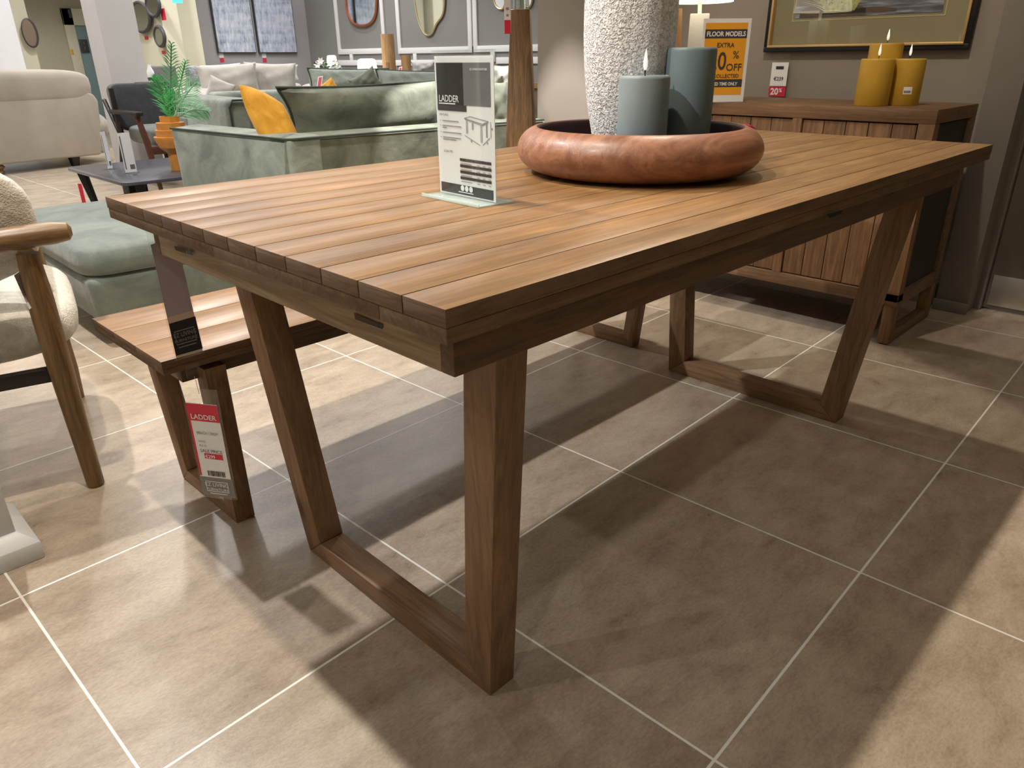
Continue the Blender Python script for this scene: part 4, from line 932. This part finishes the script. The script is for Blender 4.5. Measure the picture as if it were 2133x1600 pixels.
for sx_ in (-1,1):
    MB().obox(D4(sx_*w4*.5-.03,-.1,zs_+.10),de*.06,dn_*.62,V((0,0,.035))).build('armrest',M['blackw'],da,.01)
    MB().tube([D4(sx_*w4*.5,.45,zs_+.10),D4(sx_*w4*.46,.50,zs_-.1),D4(sx_*w4*.42,.55,0)],[.022,.028,.018],8).build('leg',M['redwood'],da)
    MB().tube([D4(sx_*w4*.5,-.02,zs_+.3),D4(sx_*w4*.5,-.0,zs_-.1),D4(sx_*w4*.48,-.25,0)],[.02,.028,.018],8).build('leg',M['blackw'],da)
    MB().tube([D4(sx_*w4*.5,-.24,zt4-.08),D4(sx_*w4*.5,-.0,zs_-.1)],.018,8).build('back_post',M['blackw'],da)
MB().obox(D4(-w4*.45,.48,zs_-.20),de*w4*.9,dn_*.03,V((0,0,.06))).build('front_rail',M['redwood'],da,.005)
# ------------------------------------------------------------------ vase with palm leaves on the coffee table
pv=PD(368,330,5.05); pz0=ZC
pvv=V((pv.x,pv.y,pz0)); k5=((pvv-CAM).dot(fw))/FPX
def zz(v): return hz(pvv,v)-pz0
yv=thing('palm_vase','stepped ochre vase holding green palm leaves, behind the near sofa arm','vase',pvv)
pr=[(0,0),(16,0),(18,.05),(28,None)]
zs5=[zz(v) for v in (300,290,286,270,269,255,254,243)]
prof=[(0,0),(14*k5,0),(16*k5,zz(318)),(30*k5,zz(306)),(37*k5,zz(288)),(37*k5,zz(284)),(32*k5,zz(283)),(32*k5,zz(270)),(28*k5,zz(269)),(28*k5,zz(255)),(19*k5,zz(254)),(19*k5,zz(242)),(16*k5,zz(242)),(15*k5,zz(256)),(0,zz(256))]
MB().lathe(prof,pvv,10,cap=False).build('vase_body',M['yvase'],yv,angle=25)
base=pvv+V((0,0,zz(243)))
def frond(mb,tipu,tipv,dd_,bend,nl=22,ll=.11,side=1.0):
    tip=PD(tipu,tipv,5.05+dd_); P0=base-V((0,0,.05)); mid=(P0+tip)/2+V((0,0,bend)); 
    stem=[]
    for i in range(nl+1):
        t_=i/nl; stem.append(P0*(1-t_)**2+mid*2*t_*(1-t_)+tip*t_*t_)
    mb.tube(stem[::3]+[stem[-1]],.004,5)
    for i in range(int(nl*.25),nl+1):
        p=stem[i]; d=(stem[min(i+1,nl)]-stem[max(i-1,0)]).normalized(); t_=i/nl; L_=ll*(1-.75*abs(t_-.45)/.55)
        sd=d.cross(-fw).normalized()
        for s_ in (-1,1):
            dr_=(d*.75+sd*s_*.7*side+V((R.uniform(-.1,.1),R.uniform(-.25,.25),-.12))).normalized()
            wv=dr_.cross(fw).normalized()*.0035
            a=p; b=p+dr_*L_*.55; c=p+dr_*L_-V((0,0,L_*.15))
            mb.add([a-wv*.5,a+wv*.5,b+wv,b-wv,c],[(0,1,2,3),(3,2,4)])
mb=MB()
for a in ((357,92,.0,.02),(326,160,-.1,.05),(386,128,.1,.0),(352,185,.1,.0)): frond(mb,*a,ll=.12)
mb.build('palm_leaves',M['leaf'],yv)
mb=MB()
for a in ((410,172,-.1,.05),(432,232,.05,.08)): frond(mb,*a,ll=.14)
mb.build('pale_palm_leaves',M['leaf2'],yv)
# ------------------------------------------------------------------ grey tub chair and bottle beyond
def blob(name,label,cat,u0,u1,v0,v1,d,depth,mat,p=6,pz=4,group=None,yaw=0):
    c=PD((u0+u1)/2,(v0+v1)/2,d); k=(c-CAM).dot(fw)/FPX; n=(CAM-c); n.z=0; n.normalize(); e=V((-n.y,n.x,0))
    o=superbox(MB(),c,e*(u1-u0)*k,n*depth,V((0,0,(v1-v0)*k*1.08)),14,p,pz).build(name,mat,None,origin=c-V((0,0,(v1-v0)*k*.54)))
    return tag(o,label,cat,group)
tc_=thing('dining_chair','plain grey high-backed chair in front of the door recess','chair',flat(PD(343,160,9.7)))
c=PD(343,160,9.7); k=(c-CAM).dot(fw)/FPX; n=(CAM-c); n.z=0; n.normalize(); e=V((-n.y,n.x,0)); zt6=hz(c,137)
MB().cbox(V((c.x,c.y,zt6-.3)),e*48*k,n*.08,V((0,0,.6))).build('backrest',plain('chair_grey',(112,108,110),.8),tc_,.02,3)
MB().cbox(V((c.x,c.y,.46))+n*.22,e*48*k,n*.5,V((0,0,.09))).build('seat',plain('chair_grey_seat',(112,108,110),.8),tc_,.02,3)
for sx_ in (-1,1):
    for sy in (0,.42): MB().tube([V((c.x,c.y,.43))+e*sx_*20*k+n*sy,V((c.x,c.y,0))+e*sx_*20*k+n*sy],.018,8).build('leg',M['black'],tc_)
cb_=PD(315,160,8.0); kb=(cb_-CAM).dot(fw)/FPX; z7=hz(cb_,171)
cbt=thing('ceramic_jar','small white patterned jar on a post beside the dark armchair','jar',V((cb_.x,cb_.y,z7)))
MB().lathe([(0,0),(6*kb,0),(7*kb,.04),(7*kb,.09),(3*kb,.13),(3*kb,.15),(0,.15)],V((cb_.x,cb_.y,z7)),20,cap=False).build('jar_body',M['white'],cbt)
MB().lathe([(6.6*kb,.015),(7.2*kb,.03),(7.1*kb,.04)],V((cb_.x,cb_.y,z7)),20,cap=False).build('jar_band',M['charc'],cbt)
tag(MB().lathe([(0,0),(.14,0),(.14,.02),(.02,.03),(.02,z7-.02),(.15,z7-.02),(.15,z7),(0,z7)],V((cb_.x,cb_.y,0)),24,cap=False).build('side_table',M['black'],None,origin=V((cb_.x,cb_.y,0))),'small round black side table under the white jar','table')
# ------------------------------------------------------------------ mirrors, clock and tags on the left wall
def xdisc(name,label,u,v,hw,hh,x,frame,cat='mirror',group=None):
    c=PX(u,v,x); a=abs(PX(u-hw,v,x).y-PX(u+hw,v,x).y)/2; b_=abs(PX(u,v-hh,x).z-PX(u,v+hh,x).z)/2
    t=thing(name,label,cat,c,group)
    n=40
    vs=[V((x-.05,c.y+a*.94*math.cos(2*PI*i/n),c.z+b_*.94*math.sin(2*PI*i/n))) for i in range(n)]; v2=[p+V((.03,0,0)) for p in vs]
    MB().add(vs+v2,[tuple(range(n)),tuple(range(2*n-1,n-1,-1))]+[(i,(i+1)%n,n+(i+1)%n,n+i) for i in range(n)]).build('mirror_face',M['mirror'],t)
    MB().tube([V((x-.04,c.y+a*math.cos(2*PI*i/n),c.z+b_*math.sin(2*PI*i/n))) for i in range(n)],.022,8,closed=True).build('mirror_frame',frame,t)
    return t
xdisc('wall_mirror','large round dark-framed mirror, lower of the two at the top on the cream wall',300,36,19,31,mx_,M['charc'])
xdisc('wall_mirror','round dark-framed mirror touching the top edge of the photo on the cream wall',326,10,13,24,mx_,M['charc'])
xdisc('wall_mirror','smallest round dark-framed mirror, lowest on the cream wall',340,76,9.5,20,mx_,M['charc'])
for u,v,lb in ((340,30,'red and white tag beside the top round mirror'),(305,79,'tiny tag under the large round mirror'),(341,109,'tiny tag under the smallest round mirror')):
    c=PX(u,v,mx_-.004); big=v<50
    tag(MB().cbox(c,V((.004,0,0)),V((0,.12 if big else .10,0)),V((0,0,.12 if big else .035))).build('price_tag',M['red'],None,origin=c),lb,'price tag')
cy=c1.y-.02; c=PY(57,69,cy)
ck=thing('wall_disc','round brown wall disc with a dark rim, far left','wall decoration',c)
a=abs(PY(44,69,cy).x-PY(70,69,cy).x)/2; b_=abs(PY(57,41,cy).z-PY(57,96,cy).z)/2; n=36
vs=[V((c.x+a*math.cos(2*PI*i/n),cy-.08,c.z+b_*math.sin(2*PI*i/n))) for i in range(n)]; v2=[p+V((.03,.06,0)) for p in vs]
MB().add(vs+v2,[tuple(range(n)),tuple(range(2*n-1,n-1,-1))]+[(i,(i+1)%n,n+(i+1)%n,n+i) for i in range(n)]).build('disc_face',plain('brown_disc',(128,108,92),.6),ck)
MB().tube([p+V((.012,.02,0)) for p in vs],.02,8,closed=True).build('disc_rim',M['charc'],ck)
# exit sign (blue-green glow) at the top
a=PD(369,0,9.6); tag(MB().cbox(a,rt*.10,V((0,.02,0)),V((0,0,.06))).cbox(a+V((0,0,.45)),rt*.01,V((0,.01,0)),V((0,0,.9))).build('exit_sign',plain('sign_blue',(80,200,235),.5,emit=.8),None,origin=a),'small glowing blue sign hanging at the top edge over the door recess','sign')
# ------------------------------------------------------------------ paintings on the back wall
def abstract(name,c1_,c2_,c3_):
    m,nt,b_=nm(name); L=nt.links; tc=N(nt,'ShaderNodeTexCoord'); mp=N(nt,'ShaderNodeMapping'); mp.inputs['Scale'].default_value=(9,1,2.6); L.new(tc.outputs['Object'],mp.inputs[0]); n=N(nt,'ShaderNodeTexNoise',Scale=2.5,Detail=8.0,Roughness=.75); L.new(mp.outputs[0],n.inputs[0])
    mp2=N(nt,'ShaderNodeMapping'); mp2.inputs['Scale'].default_value=(1,1,9); L.new(tc.outputs['Object'],mp2.inputs[0]); n2=N(nt,'ShaderNodeTexNoise',Scale=1.2,Detail=4.0); L.new(mp2.outputs[0],n2.inputs[0])
    mx=N(nt,'ShaderNodeMath',operation='MULTIPLY_ADD'); mx.inputs[1].default_value=.5; L.new(n2.outputs[0],mx.inputs[0]); L.new(n.outputs[0],mx.inputs[2]); r=ramp(nt,[(.55,lin(c1_)),(.72,lin(c2_)),(.9,lin(c3_))]); L.new(mx.outputs[0],r.inputs[0]); L.new(r.outputs[0],b_.inputs[0]); return m
for (u0,u1,lb,cc_) in ((455,535,'left of the two blue-grey abstract paintings on the back wall',((112,122,146),(176,186,204),(216,222,230))),(541,620,'right of the two blue-grey abstract paintings on the back wall',((116,118,146),(178,188,208),(214,220,232)))):
    a=PY(u0,111,Y0-.04); b=PY(u1,110,Y0-.04)
    t=thing('abstract_painting',lb,'painting',((a.x+b.x)/2,Y0,a.z))
    MB().box((a.x,Y0-.035,a.z),(b.x,Y0-.002,a.z+1.15)).build('canvas_edge',M['charc'],t)
    MB().box((a.x+.012,Y0-.045,a.z+.012),(b.x-.012,Y0-.034,a.z+1.138)).build('canvas',abstract('abstract_'+lb[:4],*cc_),t)
for u,lb in ((462,'small red tag under the left abstract painting'),(551,'small red tag under the right abstract painting')):
    c=PY(u,122,Y0-.003); t=thing('price_tag',lb,'price tag',c)
    MB().cbox(c+V((0,0,-.02)),V((.055,0,0)),V((0,.004,0)),V((0,0,.045))).build('red_strip',M['red'],t); MB().cbox(c+V((0,0,.04)),V((.06,0,0)),V((0,.004,0)),V((0,0,.06))).build('card',M['paper'],t)
# ------------------------------------------------------------------ mirrors on the panelled wall
def xpoly(name,label,pts,x,frame,wd=.018,group=None):
    P3=[PX(u,v,x) for u,v in pts]; c=sum(P3,V((0,0,0)))/len(P3)
    t=thing(name,label,'mirror',c,group)
    pts2=[]; n=len(P3)
    for i in range(n):
        a,b,cc_,d=P3[i-1],P3[i],P3[(i+1)%n],P3[(i+2)%n]
        for s_ in range(6):
            q=s_/6; pts2.append(.5*((2*b)+(cc_-a)*q+(2*a-5*b+4*cc_-d)*q*q+(-a+3*b-3*cc_+d)*q**3))
    m_=len(pts2); fr_=[p+V((-.02,0,0)) for p in pts2]; bk=[p+V((-.003,0,0)) for p in pts2]
    MB().add(fr_+bk,[tuple(range(m_)),tuple(range(2*m_-1,m_-1,-1))]+[(i,(i+1)%m_,m_+(i+1)%m_,m_+i) for i in range(m_)]).build('mirror_face',M['mirror'],t)
    MB().tube([p+V((-.02,0,0)) for p in pts2],wd,8,closed=True).build('mirror_frame',frame,t)
xpoly('wall_mirror','copper-framed pill-shaped mirror on the left white moulding panel',[(725,-30),(724,5),(728,30),(738,48),(755,54),(772,50),(783,36),(787,10),(786,-30),(756,-46)],X0,M['copper'])
xpoly('wall_mirror','shield-shaped brass mirror on the middle white moulding panel',[(866,-30),(868,10),(876,48),(889,72),(902,70),(912,50),(925,30),(929,0),(926,-30),(896,-42)],X0,M['brass'],.010)
xpoly('wall_mirror','small scalloped brass mirror partly behind the white and red tag, on the right panel',[(1032,-10),(1034,8),(1042,18),(1052,16),(1056,-8),(1044,-20)],X0,M['brass'],.010)
xpoly('wall_mirror','small scalloped brass mirror right of the glass tube, on the right panel',[(1094,-10),(1096,8),(1103,15),(1110,8),(1111,-10),(1102,-20)],X0,M['brass'],.010)
# ------------------------------------------------------------------ lamps, tubes, flowers beyond the sofas
def lamp2(label,u0,u1,v0,v1,d):
    c=PD((u0+u1)/2,(v0+v1)/2,d); k=(c-CAM).dot(fw)/FPX; zt_,zb_=hz(c,v0),hz(c,v1); r_=(u1-u0)*k/2
    t=thing('table_lamp',label,'lamp',V((c.x,c.y,.55)))
    MB().lathe([(0,zt_),(r_*.55,zt_),(r_*.8,zt_-.01),(r_*.88,zt_-.05),(r_,zb_),(r_*.9,zb_)],V((c.x,c.y,0)),32,cap=False).build('lamp_shade',M['shade'],t)
    MB().lathe([(0,.55),(.08,.55),(.09,.6),(.05,.68),(.02,max(.7,zb_-.02)),(.015,zb_+.05),(0,zb_+.05)],V((c.x,c.y,0)),20,cap=False).build('lamp_base',M['white'],t)
    tag(MB().box((c.x-.15,c.y-.15,.515),(c.x+.15,c.y+.15,.55)).box((c.x-.14,c.y-.14,0),(c.x-.11,c.y-.11,.515)).box((c.x+.11,c.y-.14,0),(c.x+.14,c.y-.11,.515)).box((c.x-.14,c.y+.11,0),(c.x-.11,c.y+.14,.515)).box((c.x+.11,c.y+.11,0),(c.x+.14,c.y+.14,.515)).build('side_table',M['lounge'],None,.004,origin=V((c.x,c.y,0))),'side table under the '+label[:-len(' beyond the far green sofa')].replace(', the','')+' lamp base' if False else ('side table carrying the '+label.split(' beyond')[0]),'table')
lamp2('small narrow lit lamp beyond the far green sofa',680,703,115,142,9.8)
lamp2('large wide lit lamp beyond the far green sofa',743,787,122,158,8.2)
def tube2(label,u0,u1,v0,d,mat=M['pale']):
    c=PD((u0+u1)/2,140,d); k=(c-CAM).dot(fw)/FPX; zt_=hz(c,v0); r_=(u1-u0)*k/2
    o=MB().lathe([(0,0),(r_,0),(r_,zt_-.5),(r_*.98,zt_-.49),(r_*.96,zt_),(r_*.8,zt_),(r_*.8,zt_-.05),(0,zt_-.05)],V((c.x,c.y,0)),28,cap=False).build('wooden_column',mat,None,origin=V((c.x,c.y,0)))
    tag(o,label,'plinth','pale wooden columns beyond the sofas')
tube2('tallest pale wooden display column beyond the far sofa',797,825,71,8.3)
tube2('shorter pale wooden display column, right of the tallest',836,857,115,8.3)
tube2('lowest stub of pale wooden column, left of the tallest',802,812,130,8.05)
pp_=PD(668,150,8.1); kp_=(pp_-CAM).dot(fw)/FPX; zt8=hz(pp_,152)
fp=thing('flower_pot','pot of leafy green stems with white lilies beside the small lamp','plant',flat(pp_)+V((0,0,zt8-.3)))
MB().lathe([(0,zt8-.3),(.09,zt8-.3),(.12,zt8-.1),(.11,zt8),(.09,zt8),(.09,zt8-.04),(0,zt8-.04)],flat(pp_),24,cap=False).build('pot',M['pot'],fp)
mb=MB()
for i in range(70):
    a=R.uniform(0,2*PI); r_=R.uniform(.0,.17); c=V((pp_.x+r_*math.cos(a)+.06,pp_.y+r_*math.sin(a)-.03,zt8+R.uniform(-.01,.10))); d=V((math.cos(a),math.sin(a),R.uniform(-.2,.8))).normalized()*.055; s_=d.cross(V((0,0,1))).normalized()*.018
    mb.add([c,c+d*.5+s_,c+d,c+d*.5-s_],[(0,1,2,3)])
mb.build('leaves',plain('dark_leaf',(76,118,72),.6,noise=.3,scale=30),fp)
mb=MB()
for u,v in ((662,136),(668,128),(697,143)):
    c=PD(u,v,8.05)
    for i in range(6):
        a=2*PI*i/6; d=(rt*math.cos(a)+up*math.sin(a)-fw*.4)*.04; s_=d.cross(fw).normalized()*.011
        mb.add([c,c+d*.5+s_,c+d,c+d*.5-s_],[(0,1,2,3)])
mb.build('lily_flowers',M['petal'],fp)
tag(MB().lathe([(0,0),(.15,0),(.15,zt8-.3),(0,zt8-.3)],flat(pp_),28,cap=False).build('plant_stand',M['white'],None,origin=flat(pp_)),'white round stand under the lily pot','stand')
for u,v,w,h,mt,lb,d in ((666,171,10,24,'paper','tilted white and red tag behind the long green cushion',6.0),(833,150,7,22,'red','red tag between the two pale wooden columns',7.4)):
    c=PD(u,v,d); k=(c-CAM).dot(fw)/FPX; t=thing('price_tag',lb,'price tag',c)
    MB().cbox(c,(rt+up*.2).normalized()*w*k,fw*.003,(up+rt*.15).normalized()*h*k).build('card',M['paper'],t)
    MB().cbox(c-fw*.003,(rt+up*.2).normalized()*w*.6*k,fw*.003,(up+rt*.15).normalized()*h*.8*k).build('red_print',M['red'],t)
# rumpled grey throws/cushions at the right end
facecush('rumpled grey patterned cushion beyond the sofa, right of the wooden columns',882,150,6.8,50,40,.2,plain('rumple_grey',(172,168,166),.9,noise=.35,scale=14),name='scatter_cushion',pinch=.15)
facecush('rumpled grey throw behind the acrylic sign, at the sofa end',1046,170,4.7,50,70,.22,plain('throw_grey',(150,150,142),.9,noise=.4,scale=12),name='throw',pinch=.15)
facecush('pale grey-green cushion standing at the right end of the near sofa',1034,225,4.6,54,110,.2,M['velvetd'],name='scatter_cushion',pinch=.1)
# shelf corner seen left of the taupe wall
a=PD(1114,170,4.9); b=PD(1114,300,4.9)
sh=thing('side_cabinet','narrow pale wood cabinet edge between the obelisk and the taupe wall','cabinet',flat(a))
MB().cbox(V((a.x,a.y,hz(a,172)-.015)),rt*.16,V((0,.3,0)),V((0,0,.03))).build('cabinet_top',M['pale'],sh)
MB().cbox(V((a.x+.01,a.y+.02,(hz(a,172)-.03)/2)),rt*.14,V((0,.26,0)),V((0,0,hz(a,172)-.03))).build('cabinet_body',plain('cabinet_taupe',(150,128,118),.6),sh)
# ------------------------------------------------------------------ obelisk with glass tube and tag
ob=PD(1086,300,3.7); ob=flat(ob); ko=(V((ob.x,ob.y,.8))-CAM).dot(fw)/FPX
zo=hz(ob,20); z3=hz(ob,300)
wt=36*ko; wl=59*ko; wb=wt+(wl-wt)*(zo)/(zo-z3)
t=thing('wooden_obelisk','tall tapered brown wooden pedestal with a clear glass tube on top','pedestal',ob)
nn=(CAM-ob); nn.z=0; nn.normalize(); nn=Matrix.Rotation(math.radians(-8),3,'Z')@nn; ee=V((-nn.y,nn.x,0))
def sqr(w,z): return [ob+ee*sx_*w/2+nn*sy*w/2+V((0,0,z)) for sx_,sy in ((-1,-1),(1,-1),(1,1),(-1,1))]
MB().hexa(sqr(wb,0)+sqr(wt,zo),.5).build('tapered_post',M['obel'],t,.003)
MB().lathe([(wt*.46,zo),(wt*.46,zo+.32),(wt*.43,zo+.32),(wt*.43,zo+.002)],ob,32,cap=False).build('glass_tube',glass('tube_glass',(.9,.93,.92),.18,.03),t)
c=PD(1057,34,3.55); kk=(c-CAM).dot(fw)/FPX
t=thing('price_tag','white and red hanging price tag left of the obelisk top','price tag',c)
nn=(CAM-c).normalized(); e=V((0,0,1)).cross(nn).normalized(); 
MB().cbox(c+V((0,0,.01)),e*14*kk,nn*.002,V((0,0,70*kk))).build('card',M['paper'],t)
MB().cbox(c-V((0,0,20*kk)),e*13*kk,nn*.004,V((0,0,26*kk))).build('red_strip',M['red'],t)
MB().cbox(c+V((0,0,14*kk)),e*6*kk,nn*.004,V((0,0,5*kk))).cbox(c+V((0,0,2*kk)),e*5*kk,nn*.004,V((0,0,4*kk))).build('print',M['lgrey'],t)
# ------------------------------------------------------------------ ceiling spots and added fill light
def spot(x,y,power,colr,size=110,blend=.25,rad=.035,aim=None,z=Hc-.05):
    l=bpy.data.lights.new('spot','SPOT'); l.energy=power; l.color=colr; l.spot_size=math.radians(size); l.spot_blend=blend; l.shadow_soft_size=rad
    o=bpy.data.objects.new('spot_light',l); col.objects.link(o); o.location=(x,y,z)
    if aim: d=V(aim)-V((x,y,z)); o.rotation_euler=d.to_track_quat('-Z','Y').to_euler()
def area(x,y,sx_,sy_,power,colr,z=Hc-.03):
    l=bpy.data.lights.new('area','AREA'); l.shape='RECTANGLE'; l.size=sx_; l.size_y=sy_; l.energy=power; l.color=colr
    o=bpy.data.objects.new('ceiling_fill_light',l); col.objects.link(o); o.location=(x,y,z)  # unseen broad area, added as soft fill
WARM=(1,.88,.72); NEU=(1,.97,.94); COOL=(.93,.96,1)
spot(-.03,2.3,225,(1,.99,.97),104); spot(2.07,2.3,60,WARM,65.6,.08,aim=(.67,2.3,0))
spot(-.03,.9,150,WARM,104); spot(2.07,.9,105,WARM,65.6,.08,aim=(.67,.9,0))
spot(2.45,2.41,900,NEU,31.6,.03)
spot(1.8,-1.5,16,WARM); spot(1.2,.6,95,WARM,40,.5,aim=(2.9,.8,1.15)); spot(-2.1,1.1,45,NEU,110,.4); spot(-1.4,.9,200,NEU,24,.3,aim=(.75,.5,.92)); spot(-1.6,-.9,30,NEU,110,.4)  # the spot aimed over the sideboard is added to brighten the picture wall
for x,y,p in ((1.2,4.4,200),(3.4,4.4,150),(1.2,6.6,150),(3.8,6.9,220),(2.6,8.3,200),(4.9,8.0,120),(0,9.0,150),(1.8,10.6,200),(3.1,10.5,120)): spot(x,y,p*.55,NEU,130,.4,.08)
area(2.6,6.3,3.5,4.5,70,COOL); area(-.8,8.5,3,4,45,COOL); area(.6,.6,3.5,3.5,10,WARM)
w=bpy.data.worlds.new('world'); sc.world=w; w.use_nodes=True; w.node_tree.nodes['Background'].inputs[0].default_value=(1,.95,.9,1); w.node_tree.nodes['Background'].inputs[1].default_value=.25
sc.view_settings.view_transform='Standard'; sc.view_settings.look='None'; sc.view_settings.gamma=1; sc.view_settings.exposure=.08; sc.view_settings.use_curve_mapping=False
